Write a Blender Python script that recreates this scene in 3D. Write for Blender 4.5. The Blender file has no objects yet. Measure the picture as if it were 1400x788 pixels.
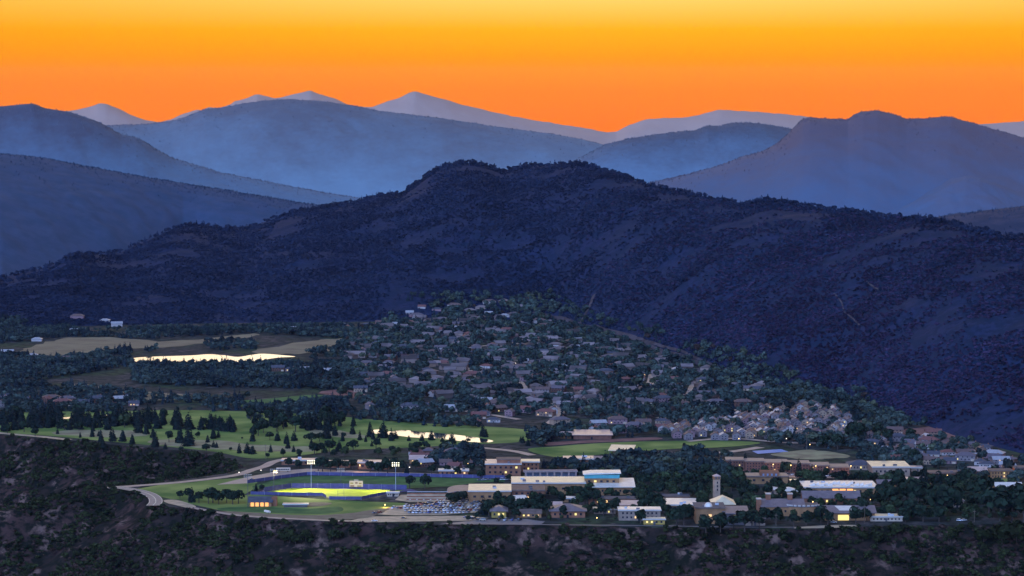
import bpy, math, random
import numpy as np
from mathutils import Vector
SC = bpy.context.scene
COL = SC.collection
rnd = random.Random(7)
rng = np.random.default_rng(11)

# ------------------------------------------------------------------ camera, sky, added fill, exposure
HC = 334.0                       # camera height above the mesa top (z = 0), metres
FPX = 4000.0                     # focal length in photograph pixels (1400 wide)
PITCH = math.atan(284.0 / FPX)
CP, SP = math.cos(PITCH), math.sin(PITCH)
cam_d = bpy.data.cameras.new('camera'); cam = bpy.data.objects.new('camera', cam_d); COL.objects.link(cam)
cam.location = (0, 0, HC); cam.rotation_euler = (math.pi/2 - PITCH, 0, 0)
cam_d.sensor_width = 36.0; cam_d.lens = 36.0 * FPX / 1400.0
cam_d.clip_start = 1.0; cam_d.clip_end = 60000.0
SC.camera = cam
SC.render.engine = 'CYCLES'
SC.cycles.use_denoising = True
SC.cycles.max_bounces = 6; SC.cycles.diffuse_bounces = 2; SC.cycles.glossy_bounces = 2
SC.cycles.volume_bounces = 1; SC.cycles.transmission_bounces = 2; SC.cycles.transparent_max_bounces = 4
SC.cycles.sample_clamp_indirect = 2.0
SC.view_settings.view_transform = 'Standard'; SC.view_settings.look = 'None'
SC.view_settings.gamma = 1.0; SC.view_settings.exposure = 0.0; SC.view_settings.use_curve_mapping = False

W = bpy.data.worlds.new('World'); SC.world = W; W.use_nodes = True
wn, wl = W.node_tree.nodes, W.node_tree.links
wn.clear()
def N(t, **kw):
    n = wn.new(t)
    for k, v in kw.items(): setattr(n, k, v)
    return n
def M(op, a, b=None, c=None, clamp=False):
    n = N('ShaderNodeMath', operation=op); n.use_clamp = clamp
    for i, x in enumerate((a, b, c)):
        if x is None: continue
        if hasattr(x, 'is_output'): wl.new(x, n.inputs[i])
        else: n.inputs[i].default_value = x
    return n.outputs[0]
tc = N('ShaderNodeTexCoord'); sx = N('ShaderNodeSeparateXYZ'); wl.new(tc.outputs['Generated'], sx.inputs[0])
X, Y, Z = sx.outputs
horiz = M('MAXIMUM', M('SQRT', M('ADD', M('MULTIPLY', X, X), M('MULTIPLY', Y, Y))), 0.001)
elev = M('MULTIPLY', M('ARCTAN2', Z, horiz), 180/math.pi)           # degrees above the horizon
azim = M('MULTIPLY', M('ARCTAN2', X, Y), 180/math.pi)               # degrees right of north
SKYK = 3.0
def ramp(stops):
    # stops: (elevation in degrees, rgb); a non linear elevation axis keeps the narrow dusk band sharp
    lo = -2.0
    t = M('POWER', M('MULTIPLY', M('MAXIMUM', M('SUBTRACT', elev, lo), 0.0), 1/92.0), 0.4)
    r = N('ShaderNodeValToRGB'); wl.new(t, r.inputs[0])
    cr = r.color_ramp; cr.interpolation = 'LINEAR'
    while len(cr.elements) < len(stops): cr.elements.new(0.5)
    for e, (d, c) in zip(cr.elements, stops): e.position = ((max(d, lo)-lo)/92.0)**0.4
    for e, (d, c) in zip(cr.elements, stops): e.color = (c[0]/SKYK, c[1]/SKYK, c[2]/SKYK, 1)
    return r.outputs[0]
glow = ramp([(-2, (1.0, .20, .0)), (-0.9, (1.0, .20, .0)), (-0.2, (1.0, .245, .0)), (0.4, (1.0, .33, .0)), (1.0, (1.05, .46, .012)),
             (1.6, (1.1, .68, .145)), (2.6, (1.5, 1.0, .40)), (4.5, (3.3, 2.75, 2.05)), (8, (3.0, 2.4, 1.7)), (13, (1.9, 1.35, .72)),
             (22, (.95, .70, .42)), (42, (.30, .27, .30)), (90, (.08, .12, .27))])
side = ramp([(-2, (1.0, .16, .0)), (0, (1.0, .24, .0)), (1.0, (1.0, .36, .006)), (1.6, (1.0, .47, .035)), (3, (1.1, .6, .12)), (5, (1.6, 1.05, .5)), (9, (1.5, 1.1, .75)),
             (15, (.9, .62, .40)), (25, (.45, .36, .32)), (42, (.18, .19, .28)), (90, (.08, .12, .27))])
dusk = ramp([(-2, (.05, .07, .14)), (4, (.06, .08, .17)), (14, (.07, .11, .25)), (30, (.07, .12, .30)), (60, (.07, .11, .28)), (90, (.08, .12, .27))])
def mixc(f, a, b):
    m = N('ShaderNodeMix', data_type='RGBA'); m.clamp_factor = True
    wl.new(f, m.inputs[0]); wl.new(a, m.inputs[6]); wl.new(b, m.inputs[7]); return m.outputs[2]
g1 = M('POWER', 2.718, M('MULTIPLY', M('POWER', M('ABSOLUTE', M('MULTIPLY', M('SUBTRACT', azim, 2.0), 1/11.0)), 2.0), -1.0))
north = mixc(g1, side, glow)
g2 = M('SMOOTH_MIN', 1.0, M('MAXIMUM', M('MULTIPLY', M('SUBTRACT', 115.0, M('ABSOLUTE', azim)), 1/70.0), 0.0), 0.2)
sky_c = mixc(g2, dusk, north)
nish = N('ShaderNodeTexSky', sky_type='NISHITA'); nish.sun_disc = False
nish.sun_elevation = math.radians(-1.0); nish.sun_rotation = math.radians(2.0); nish.altitude = 2000
bg1 = N('ShaderNodeBackground'); wl.new(sky_c, bg1.inputs[0]); bg1.inputs[1].default_value = SKYK
bg2 = N('ShaderNodeBackground'); wl.new(nish.outputs[0], bg2.inputs[0]); bg2.inputs[1].default_value = 0.006
ad = N('ShaderNodeAddShader'); wl.new(bg1.outputs[0], ad.inputs[0]); wl.new(bg2.outputs[0], ad.inputs[1])
wo = N('ShaderNodeOutputWorld'); wl.new(ad.outputs[0], wo.inputs[0])

dusk_fill_d = bpy.data.lights.new('dusk_fill', 'SUN'); dusk_fill_d.energy = 4.9; dusk_fill_d.angle = math.radians(70); dusk_fill_d.color = (.27, .46, 1.0)
dusk_fill_lamp = bpy.data.objects.new('dusk_fill', dusk_fill_d); COL.objects.link(dusk_fill_lamp)
dusk_fill_lamp.rotation_euler = (math.radians(62), 0, math.radians(-24))     # added cool fill from behind the camera, in place of dusk skylight

# ------------------------------------------------------------------ helpers
def ray(u, v):
    a, b = (u-700)/FPX, (394-v)/FPX
    return a, CP + b*SP, -SP + b*CP
def at(u, v, z=0.0):
    a, dy, dz = ray(u, v); t = (z-HC)/dz
    return (a*t, dy*t, z)
def at_depth(u, v, y):
    a, dy, dz = ray(u, v); t = y/dy
    return (a*t, y, HC + dz*t)
def pix(x, y, z):
    dz = z-HC; d = y*CP - dz*SP; up = y*SP + dz*CP
    return 700 + FPX*x/d, 394 - FPX*up/d
def mpp(y): return y/FPX                                            # metres per photograph pixel at that depth

MATS = {}
def mat(name, base, rough=.85, var=.25, scale=.15, base2=None, spec=.3, rnd_obj=0.0, detail=3.0, metal=0.0, island=0.0):
    if name in MATS: return MATS[name]
    m = bpy.data.materials.new(name); m.use_nodes = True
    nt = m.node_tree; b = nt.nodes['Principled BSDF']
    b.inputs['Roughness'].default_value = rough; b.inputs['Specular IOR Level'].default_value = spec; b.inputs['Metallic'].default_value = metal
    tcn = nt.nodes.new('ShaderNodeTexCoord'); no = nt.nodes.new('ShaderNodeTexNoise')
    no.inputs['Scale'].default_value = scale; no.inputs['Detail'].default_value = detail
    nt.links.new(tcn.outputs['Object'], no.inputs['Vector'])
    r = nt.nodes.new('ShaderNodeValToRGB'); nt.links.new(no.outputs[0], r.inputs[0])
    b2 = base2 or base
    r.color_ramp.elements[0].position = .35; r.color_ramp.elements[1].position = .65
    r.color_ramp.elements[0].color = tuple(c*(1-var) for c in base) + (1,)
    r.color_ramp.elements[1].color = tuple(min(1, c*(1+var)) for c in b2) + (1,)
    out = r.outputs[0]
    if rnd_obj or island:
        hs = nt.nodes.new('ShaderNodeHueSaturation'); nt.links.new(out, hs.inputs['Color'])
        if rnd_obj:
            oi = nt.nodes.new('ShaderNodeObjectInfo'); src = oi.outputs['Random']; amt = rnd_obj
        else:
            gi = nt.nodes.new('ShaderNodeNewGeometry'); src = gi.outputs['Random Per Island']; amt = island
        mr = nt.nodes.new('ShaderNodeMapRange'); nt.links.new(src, mr.inputs[0])
        mr.inputs[3].default_value = 1-amt; mr.inputs[4].default_value = 1+amt
        nt.links.new(mr.outputs[0], hs.inputs['Value']); out = hs.outputs[0]
    nt.links.new(out, b.inputs['Base Color'])
    MATS[name] = m; return m
def emit(name, color, strength, sampled=False):
    if name in MATS: return MATS[name]
    m = bpy.data.materials.new(name); m.use_nodes = True; nt = m.node_tree
    b = nt.nodes['Principled BSDF']; b.inputs['Base Color'].default_value = (.1, .1, .1, 1)
    b.inputs['Emission Color'].default_value = (*color, 1); b.inputs['Emission Strength'].default_value = strength
    try: m.cycles.emission_sampling = 'AUTO' if sampled else 'NONE'
    except Exception: pass
    MATS[name] = m; return m

def link(o, parent=None):
    COL.objects.link(o)
    if parent is not None: o.parent = parent
    return o
def tag(o, label, cat, group=None, kind=None):
    o['label'] = label; o['category'] = cat
    if group: o['group'] = group
    if kind: o['kind'] = kind
    return o
def empty(name, loc=(0, 0, 0), rz=0.0):
    o = bpy.data.objects.new(name, None); o.empty_display_size = 1; link(o); o.location = loc; o.rotation_euler = (0, 0, rz); return o
def np_mesh(name, V, F, m):
    """mesh from an (n,3) array and an (k,3 or 4) index array"""
    me = bpy.data.meshes.new(name); V = np.asarray(V, np.float32); F = np.asarray(F, np.int32)
    me.vertices.add(len(V)); me.vertices.foreach_set('co', V.ravel())
    k = F.shape[1]; me.loops.add(F.size); me.loops.foreach_set('vertex_index', F.ravel())
    me.polygons.add(len(F)); me.polygons.foreach_set('loop_start', np.arange(0, F.size, k, dtype=np.int32))
    me.update(calc_edges=True)
    if m: me.materials.append(m)
    return me
class MB:
    """collects boxes, prisms and polygons for ONE part mesh"""
    def __init__(s): s.v = []; s.f = []
    def add(s, vs, fs):
        n = len(s.v); s.v += [tuple(p) for p in vs]; s.f += [tuple(i+n for i in f) for f in fs]; return s
    def box(s, x0, x1, y0, y1, z0, z1):
        return s.add([(x0,y0,z0),(x1,y0,z0),(x1,y1,z0),(x0,y1,z0),(x0,y0,z1),(x1,y0,z1),(x1,y1,z1),(x0,y1,z1)],
                     [(0,3,2,1),(4,5,6,7),(0,1,5,4),(1,2,6,5),(2,3,7,6),(3,0,4,7)])
    def prism(s, poly, z0, z1):
        n = len(poly)
        return s.add([(x,y,z0) for x,y in poly]+[(x,y,z1) for x,y in poly],
                     [tuple(range(n-1,-1,-1)), tuple(range(n,2*n))]+[(i,(i+1)%n,n+(i+1)%n,n+i) for i in range(n)])
    def extr_x(s, prof, x0, x1):       # profile in (y,z), extruded along x
        n = len(prof)
        return s.add([(x0,y,z) for y,z in prof]+[(x1,y,z) for y,z in prof],
                     [tuple(range(n)), tuple(range(2*n-1,n-1,-1))]+[(i,n+i,n+(i+1)%n,(i+1)%n) for i in range(n)])
    def extr_y(s, prof, y0, y1):       # profile in (x,z)
        n = len(prof)
        return s.add([(x,y0,z) for x,z in prof]+[(x,y1,z) for x,z in prof],
                     [tuple(range(n-1,-1,-1)), tuple(range(n,2*n))]+[(i,(i+1)%n,n+(i+1)%n,n+i) for i in range(n)])
    def cyl(s, x, y, z0, z1, r0, r1=None, n=8):
        r1 = r0 if r1 is None else r1
        ring = [(math.cos(2*math.pi*i/n), math.sin(2*math.pi*i/n)) for i in range(n)]
        return s.add([(x+r0*c,y+r0*q,z0) for c,q in ring]+[(x+r1*c,y+r1*q,z1) for c,q in ring],
                     [tuple(range(n-1,-1,-1)), tuple(range(n,2*n))]+[(i,(i+1)%n,n+(i+1)%n,n+i) for i in range(n)])
    def hip(s, x0, x1, y0, y1, z, h, inset=None, th=.35):
        i = min(x1-x0, y1-y0)/2*.98 if inset is None else inset
        lower = [(x0,y0,z-th),(x1,y0,z-th),(x1,y1,z-th),(x0,y1,z-th)]
        a = [(x0,y0,z),(x1,y0,z),(x1,y1,z),(x0,y1,z),(x0+i,y0+i,z+h),(x1-i,y0+i,z+h),(x1-i,y1-i,z+h),(x0+i,y1-i,z+h)]
        return s.add(lower+a, [(3,2,1,0),(0,1,5,4),(1,2,6,5),(2,3,7,6),(3,0,4,7),(4,5,9,8),(5,6,10,9),(6,7,11,10),(7,4,8,11),(8,9,10,11)])
    def mesh(s, name, m):
        me = bpy.data.meshes.new(name); me.from_pydata(s.v, [], s.f); me.update()
        if m: me.materials.append(m)
        return me
    def obj(s, name, m, parent=None): return link(bpy.data.objects.new(name, s.mesh(name, m)), parent)

def _hash(ix, iy, seed):
    h = (ix.astype(np.int64)*374761393 + iy.astype(np.int64)*668265263 + seed*974711) & 0x7fffffff
    h = ((h ^ (h >> 13))*1274126177) & 0x7fffffff
    h = h ^ (h >> 16)
    return (h & 0xffff)/65535.0
def vnoise(x, y, seed=0):
    x = np.asarray(x, float); y = np.asarray(y, float)
    ix, iy = np.floor(x), np.floor(y); fx, fy = x-ix, y-iy
    fx = fx*fx*fx*(fx*(fx*6-15)+10); fy = fy*fy*fy*(fy*(fy*6-15)+10)
    a, b = _hash(ix, iy, seed), _hash(ix+1, iy, seed); c, d = _hash(ix, iy+1, seed), _hash(ix+1, iy+1, seed)
    return (a*(1-fx)+b*fx)*(1-fy) + (c*(1-fx)+d*fx)*fy
def fbm(x, y, seed=0, octv=5, ridged=False):
    t = 0; amp = .5; s = 0
    for k in range(octv):
        n = vnoise(x*2**k+17.3*k, y*2**k-9.1*k, seed+k)
        if ridged: n = 1-abs(2*n-1)
        t = t+amp*n; s += amp; amp *= .5
    return t/s
def pip(px, py, poly):
    inside = np.zeros(np.shape(px), bool); n = len(poly)
    for i in range(n):
        x0, y0 = poly[i][:2]; x1, y1 = poly[(i+1) % n][:2]
        if y0 == y1: continue
        c = ((y0 > py) != (y1 > py)) & (px < (x1-x0)*(py-y0)/(y1-y0)+x0)
        inside ^= c
    return inside
def seg_dist(px, py, pts):
    d = np.full(np.shape(px), 1e9)
    for (x0, y0), (x1, y1) in zip(pts[:-1], pts[1:]):
        dx, dy = x1-x0, y1-y0; L = max(dx*dx+dy*dy, 1e-9)
        t = np.clip(((px-x0)*dx+(py-y0)*dy)/L, 0, 1)
        d = np.minimum(d, np.hypot(px-x0-t*dx, py-y0-t*dy))
    return d

# ------------------------------------------------------------------ terrain
RIM_PX = [(2300,700),(1700,706),(1400,714),(1330,718),(1200,720),(1100,724),(1000,724),(900,722),(800,720),(700,718),(600,718),(500,714),(420,713),(340,709),(300,703),
          (265,695),(228,694),(206,682),(190,673),(150,667),(138,666),(160,664),(200,662),(260,654),(310,647),(335,639),(322,631),(290,624),(250,617),(150,608),(100,603),(50,599),(0,595),(-100,588),(-500,578),(-1500,570)]
RIM = [at(u, v)[:2] for u, v in RIM_PX]
MESA = RIM + [(-9000, 4000), (-9000, 20000), (9000, 20000), (9000, 2200)]
SPUR0 = at(142, 667)[:2]
def ground_z(x, y):
    x = np.asarray(x, float); y = np.asarray(y, float)
    out = ~pip(x, y, MESA)
    d = seg_dist(x, y, RIM)
    n1 = fbm(x/60, y/60, 3, 4); n2 = fbm((x+.4*y)/38, (y-.4*x)/110, 9, 3, True)
    slope = -(.36+.22*n1)*d - np.clip(d/14, 0, 1)*(7*n2) + np.clip(d/30, 0, 1)*5*(fbm(x/16, y/16, 21, 3)-.5)
    # spur running down to the left from the tip of the mesa
    dx, dy = x-SPUR0[0], y-SPUR0[1]
    ax, ay = -.93, -.37
    s = dx*ax+dy*ay; p = abs(dx*ay-dy*ax)
    spur = np.where(s > -5, -.17*np.maximum(s, 0)-.50*p*p/(p+9)+3.0*(n1-.5)*np.clip(p/10, 0, 1)-4*n2*np.clip(p/14, 0, 1), -999)
    z = np.maximum(np.maximum(slope, spur), -150+18*n1)
    return np.where(out, z, 0.0)

def pol(*pts): return [tuple(p) for p in pts]
M_GROUND = None
def node_mat(name):
    m = bpy.data.materials.new(name); m.use_nodes = True; return m, m.node_tree, m.node_tree.nodes['Principled BSDF']
def terrain_mat(name, layers, rough=.95, island=0):
    """layers: [(rgb, noise scale (xyz), threshold, softness, seed)] painted over each other"""
    m, nt, b = node_mat(name)
    b.inputs['Roughness'].default_value = rough; b.inputs['Specular IOR Level'].default_value = .1
    t = nt.nodes.new('ShaderNodeTexCoord'); cur = None
    for rgb, sc_, th, so, seed in layers:
        if cur is None:
            c = nt.nodes.new('ShaderNodeRGB'); c.outputs[0].default_value = (*rgb, 1); cur = c.outputs[0]; continue
        mp = nt.nodes.new('ShaderNodeMapping'); mp.inputs['Scale'].default_value = sc_; mp.inputs['Location'].default_value = (seed, seed*.7, 0)
        mp.inputs['Rotation'].default_value = (0, 0, seed)
        nt.links.new(t.outputs['Object'], mp.inputs[0])
        no = nt.nodes.new('ShaderNodeTexNoise'); no.inputs['Scale'].default_value = 1; no.inputs['Detail'].default_value = 6; no.inputs['Roughness'].default_value = .62
        nt.links.new(mp.outputs[0], no.inputs['Vector'])
        mr = nt.nodes.new('ShaderNodeMapRange'); mr.interpolation_type = 'SMOOTHSTEP'
        nt.links.new(no.outputs[0], mr.inputs[0]); mr.inputs[1].default_value = th-so; mr.inputs[2].default_value = th+so
        mx = nt.nodes.new('ShaderNodeMix'); mx.data_type = 'RGBA'
        nt.links.new(mr.outputs[0], mx.inputs[0]); nt.links.new(cur, mx.inputs[6]); mx.inputs[7].default_value = (*rgb, 1); cur = mx.outputs[2]
    nt.links.new(cur, b.inputs['Base Color']); MATS[name] = m; return m

def slopes(name, layers_top, layers_slope):
    """the mesa top and the eroded slope below it have different soils"""
    m = terrain_mat(name, layers_top); s = terrain_mat(name+'_slope', layers_slope)
    return m, s
G_TOP = terrain_mat('valley_soil', [((.045,.050,.032),), ][:0] + [((.050,.052,.046), (1,1,1), 0, 0, 0), ((.11,.088,.08), (.02,.02,.02), .56, .06, 3), ((.05,.075,.035), (.012,.012,.012), .55, .05, 8), ((.02,.026,.018), (.09,.09,.09), .52, .08, 5)])
G_SLOPE = terrain_mat('slope_soil', [((.026,.019,.014), (1,1,1), 0, 0, 0), ((.074,.038,.030), (.03,.03,.03), .50, .10, 2), ((.20,.115,.085), (.05,.03,.05), .585, .06, 9), ((.17,.105,.085), (.14,.018,.1), .68, .04, 6), ((.010,.012,.007), (.12,.12,.12), .50, .08, 4)])
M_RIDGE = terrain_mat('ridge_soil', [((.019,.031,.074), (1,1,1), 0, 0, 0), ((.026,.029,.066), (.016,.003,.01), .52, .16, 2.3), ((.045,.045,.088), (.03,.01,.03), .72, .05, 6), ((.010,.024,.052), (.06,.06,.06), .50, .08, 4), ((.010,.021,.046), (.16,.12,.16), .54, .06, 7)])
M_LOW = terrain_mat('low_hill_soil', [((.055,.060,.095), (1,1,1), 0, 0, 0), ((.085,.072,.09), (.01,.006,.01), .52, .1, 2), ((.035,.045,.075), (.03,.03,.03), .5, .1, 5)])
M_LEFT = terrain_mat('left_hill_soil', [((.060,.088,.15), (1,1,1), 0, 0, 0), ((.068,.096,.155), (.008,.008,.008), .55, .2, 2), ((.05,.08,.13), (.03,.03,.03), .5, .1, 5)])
def haze_graded_mat(name, low, high, z0, z1, seed=0):
    """valley haze painted in by height: bluish feet, greyer forest tops, ragged patches between"""
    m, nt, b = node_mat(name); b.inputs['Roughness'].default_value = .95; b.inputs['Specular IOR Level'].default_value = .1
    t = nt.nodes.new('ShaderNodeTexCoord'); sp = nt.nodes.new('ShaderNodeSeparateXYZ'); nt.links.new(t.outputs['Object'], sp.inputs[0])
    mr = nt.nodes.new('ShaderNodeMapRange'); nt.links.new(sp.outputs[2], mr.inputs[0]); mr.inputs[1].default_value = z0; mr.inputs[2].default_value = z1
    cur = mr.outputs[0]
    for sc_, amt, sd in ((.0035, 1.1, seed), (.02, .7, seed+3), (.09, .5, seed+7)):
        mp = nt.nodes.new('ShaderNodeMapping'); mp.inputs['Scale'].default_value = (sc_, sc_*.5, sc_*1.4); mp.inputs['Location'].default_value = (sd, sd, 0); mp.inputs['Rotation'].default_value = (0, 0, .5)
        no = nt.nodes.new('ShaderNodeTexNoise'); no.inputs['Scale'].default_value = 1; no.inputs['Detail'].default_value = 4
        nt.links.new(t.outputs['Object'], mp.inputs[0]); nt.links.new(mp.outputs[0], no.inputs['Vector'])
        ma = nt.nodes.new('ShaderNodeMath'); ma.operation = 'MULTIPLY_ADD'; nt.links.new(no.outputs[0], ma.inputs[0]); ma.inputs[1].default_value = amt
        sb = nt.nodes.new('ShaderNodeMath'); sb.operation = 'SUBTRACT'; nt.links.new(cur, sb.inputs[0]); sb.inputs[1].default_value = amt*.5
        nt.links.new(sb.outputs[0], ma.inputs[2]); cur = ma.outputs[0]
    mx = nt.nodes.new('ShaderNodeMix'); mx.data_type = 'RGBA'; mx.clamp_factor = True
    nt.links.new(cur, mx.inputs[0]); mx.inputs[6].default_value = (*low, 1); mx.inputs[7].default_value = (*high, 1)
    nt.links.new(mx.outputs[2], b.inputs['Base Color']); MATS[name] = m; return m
M_MID = haze_graded_mat('broad_mountain_painted_haze', (.225,.31,.37), (.165,.168,.19), 80, 260, 2)  # haze put into the colour, bluer toward the foot of each mountain
M_BLUE = haze_graded_mat('blue_mountain_painted_haze', (.15,.225,.295), (.108,.106,.135), 110, 260, 5)
M_HAZY = haze_graded_mat('hazy_hill_painted_haze', (.175,.265,.345), (.112,.12,.148), 100, 225, 9)
M_RIGHT = haze_graded_mat('cliffed_mountain_painted_haze', (.112,.158,.235), (.158,.122,.145), 90, 240, 12)
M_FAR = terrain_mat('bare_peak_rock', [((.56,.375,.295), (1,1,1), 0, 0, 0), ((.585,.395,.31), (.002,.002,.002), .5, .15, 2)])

# ---- the ground: one sheet to beyond the far mountains
def build_ground():
    ys = np.concatenate([np.array([-300, 300, 900, 1400, 1700, 1850, 1950]), np.arange(1985, 2880, 3.2), np.geomspace(2885, 9650, 120)])
    ss = np.concatenate([np.linspace(-1.6, -.3, 26)[:-1], np.linspace(-.3, -.19, 40)[:-1], np.linspace(-.19, .19, 480), np.linspace(.19, .3, 40)[1:], np.linspace(.3, 1.6, 26)[1:]])
    Yg, Sg = np.meshgrid(ys, ss, indexing='ij')
    Xg = Sg*np.maximum(Yg, 1500)
    Zg = ground_z(Xg, Yg)
    nr, nc = Yg.shape
    V = np.stack([Xg, Yg, Zg], -1).reshape(-1, 3)
    i = np.arange(nr-1)[:, None]*nc + np.arange(nc-1)[None, :]
    F = np.stack([i, i+1, i+nc+1, i+nc], -1).reshape(-1, 4)
    me = np_mesh('ground', V, F, G_TOP); me.materials.append(G_SLOPE)
    zc = V[F][:, :, 2].min(1)
    me.polygons.foreach_set('material_index', (zc < -.3).astype(np.int32))
    me.polygons.foreach_set('use_smooth', np.ones(len(F), bool))
    o = link(bpy.data.objects.new('ground', me))
    return tag(o, 'mesa top, valley floor and dark eroded slope below the rim', 'ground', kind='structure')
build_ground()

RIDGES = {}
class Ridge:
    def __init__(s, name, label, crest, yc, yb, m, back=900, ncol=700, nf=70, amp=10, nscale=180, seed=0, crest_noise=1.5, power=1.15, kind='structure', cat='hill', shear=.5, stretch=2.6, smooth=13):
        def knots(k):
            if np.isscalar(k): k = [(0, k), (1, k)]
            return np.array(k, float)
        yc, yb = knots(yc), knots(yb)
        cu = np.array(crest, float)
        fine = np.linspace(cu[0, 0], cu[-1, 0], 1500)
        # gently rounded outline
        fv = np.interp(fine, cu[:, 0], cu[:, 1]); k = np.hanning(smooth); k /= k.sum()
        fv = np.convolve(np.pad(fv, smooth//2, mode='edge'), k, 'valid')
        ycf = np.interp(fine, yc[:, 0], yc[:, 1]); ybf = np.interp(fine, yb[:, 0], yb[:, 1])
        P = np.array([at_depth(u, v, y) for u, v, y in zip(fine, fv, ycf)])
        sk = P[:, 0]/P[:, 1]
        s.S = np.linspace(sk[0], sk[-1], ncol)
        s.yc = np.interp(s.S, sk, ycf); s.yb = np.interp(s.S, sk, ybf); s.zc = np.interp(s.S, sk, P[:, 2])
        cn = crest_noise*(fbm(s.S*s.yc/22, s.S*0+seed, seed, 4)-.5)*2
        s.nf = nf
        tf = np.linspace(0, 1, nf); tb = np.linspace(0, 1, 16)[1:]
        T = np.concatenate([tf, 1+tb])
        prof = np.where(T <= 1, np.sin(np.pi/2*np.clip(T, 0, 1))**power, np.cos(np.pi/2*np.clip(T-1, 0, 1))**1.4)
        Y = np.where(T[:, None] <= 1, s.yb[None]+(s.yc-s.yb)[None]*T[:, None], s.yc[None]+back*(T[:, None]-1))
        X = s.S[None]*Y
        env = np.clip(np.sin(np.pi*np.clip(T, 0, 1)), 0, 1)[:, None]**.7
        n = .5*fbm((X+shear*Y)/nscale, (Y-shear*X)/(nscale*stretch), seed+5, 5, True)+.5*fbm((X-1.3*shear*Y)/(nscale*.8), (Y+1.3*shear*X)/(nscale*.9), seed+15, 5)-.52
        n2 = fbm(X/(nscale*.22), Y/(nscale*.3), seed+50, 4)-.5
        kk = np.hanning(max(9, ncol//9)|1); kk /= kk.sum(); hp_ = len(kk)//2
        zs = np.minimum(np.convolve(np.pad(s.zc, hp_, mode='edge'), kk, 'valid'), s.zc+6)
        crestw = np.clip((np.where(T <= 1, T, 2-T)-.86)/.14, 0, 1)[:, None]**2
        Z = crestw*cn[None] + zs[None]*prof[:, None] + (s.zc-zs)[None]*(np.clip(prof, 0, 1)[:, None]**5) + env*(amp*2*n+amp*.5*n2)*np.clip(s.zc[None]/60, .15, 1) - 2*(1-np.clip(prof, 0, .05)*20)[:, None]
        s.X, s.Y, s.Z = X, Y, Z
        nr, nc = X.shape
        i = np.arange(nr-1)[:, None]*nc+np.arange(nc-1)[None, :]
        F = np.stack([i, i+1, i+nc+1, i+nc], -1).reshape(-1, 4)
        me = np_mesh(name, np.stack([X, Y, Z], -1).reshape(-1, 3), F, m)
        me.polygons.foreach_set('use_smooth', np.ones(len(F), bool))
        s.o = link(bpy.data.objects.new(name, me)); tag(s.o, label, cat, kind='structure')
        RIDGES[name] = s
    def sample(s, si, ti):
        """surface points at fractional column si and row ti (arrays)"""
        i0 = np.clip(np.floor(ti).astype(int), 0, s.X.shape[0]-2); j0 = np.clip(np.floor(si).astype(int), 0, s.X.shape[1]-2)
        a, b = ti-i0, si-j0
        f = lambda A: (A[i0, j0]*(1-a)*(1-b)+A[i0+1, j0]*a*(1-b)+A[i0, j0+1]*(1-a)*b+A[i0+1, j0+1]*a*b)
        return np.stack([f(s.X), f(s.Y), f(s.Z)], -1)
    def height(s, x, y):
        x = np.asarray(x, float); y = np.asarray(y, float); sv = x/y
        si = np.interp(sv, s.S, np.arange(len(s.S)))
        yb = np.interp(sv, s.S, s.yb); yc = np.interp(sv, s.S, s.yc)
        t = np.clip((y-yb)/(yc-yb), 0, 1)*(s.nf-1)
        return np.where(y > yb, s.sample(si, t)[..., 2], 0)

base_px = [(-700,455),(0,449),(300,444),(700,438),(760,442),(830,460),(930,494),(1020,519),(1130,539),(1200,562),(1320,602),(1400,622),(1700,640),(2100,640)]
MAIN_YB = [(u, at(700, v)[1]) for u, v in base_px]
wid = [(-700,450),(0,480),(100,640),(200,950),(300,1150),(640,1000),(1000,950),(1400,900),(2100,900)]
MAIN_YC = [(u, np.interp(u, [k[0] for k in MAIN_YB], [k[1] for k in MAIN_YB])+np.interp(u, [k[0] for k in wid], [k[1] for k in wid])) for u in range(-700, 2101, 50)]
main_crest = [(-700,412),(-300,408),(-60,404),(0,394),(30,383),(60,374),(95,352),(110,349),(135,354),(165,352),(190,336),(215,325),(240,312),(268,307),(300,314),(335,316),(370,302),(400,291),(440,284),(480,279),(520,268),(550,264),(575,248),(590,236),(605,228),(635,222),(655,224),(670,229),(687,235),(705,230),(725,225),(745,227),(765,224),(785,223),(800,226),(815,230),(835,236),(855,243),(880,251),(905,258),(950,268),(1000,277),(1020,282),(1035,277),(1050,274),(1075,279),(1110,284),(1150,290),(1190,295),(1220,299),(1255,298),(1290,304),(1330,315),(1370,322),(1400,326),(1500,345),(1700,380),(2100,430)]
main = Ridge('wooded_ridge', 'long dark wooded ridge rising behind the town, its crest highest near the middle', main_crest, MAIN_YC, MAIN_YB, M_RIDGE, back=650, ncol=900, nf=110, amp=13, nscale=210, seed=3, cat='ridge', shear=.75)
Ridge('low_hill', 'low brownish hill just behind the right end of the wooded ridge', [(1150,330),(1250,304),(1300,294),(1350,288),(1400,282),(1500,272),(1700,275),(2000,300)], 4500, 3950, M_LOW, amp=6, nscale=150, seed=12, back=500, ncol=300)
Ridge('sloping_hill', 'dim blue wooded hill sloping down from the left behind the ridge', [(-500,195),(-200,205),(0,210),(50,215),(100,224),(200,243),(300,259),(400,276),(480,288),(560,302),(640,318)], 5750, [(-500,4560),(0,4620),(150,5000),(250,5300),(640,5300)], M_LEFT, amp=14, nscale=230, seed=31, back=600, ncol=500)
Ridge('blue_mountain', 'blue mountain at the left with a tree fringed top and long falling shoulder', [(-500,160),(-250,150),(-100,144),(0,146),(25,143),(45,142),(60,148),(95,153),(130,165),(150,175),(165,184),(185,188),(200,195),(215,205),(235,216),(300,236),(400,256),(510,275),(600,295)], 6250, 5700, M_BLUE, amp=11, nscale=260, seed=44, back=700, ncol=600, cat='mountain')
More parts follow.
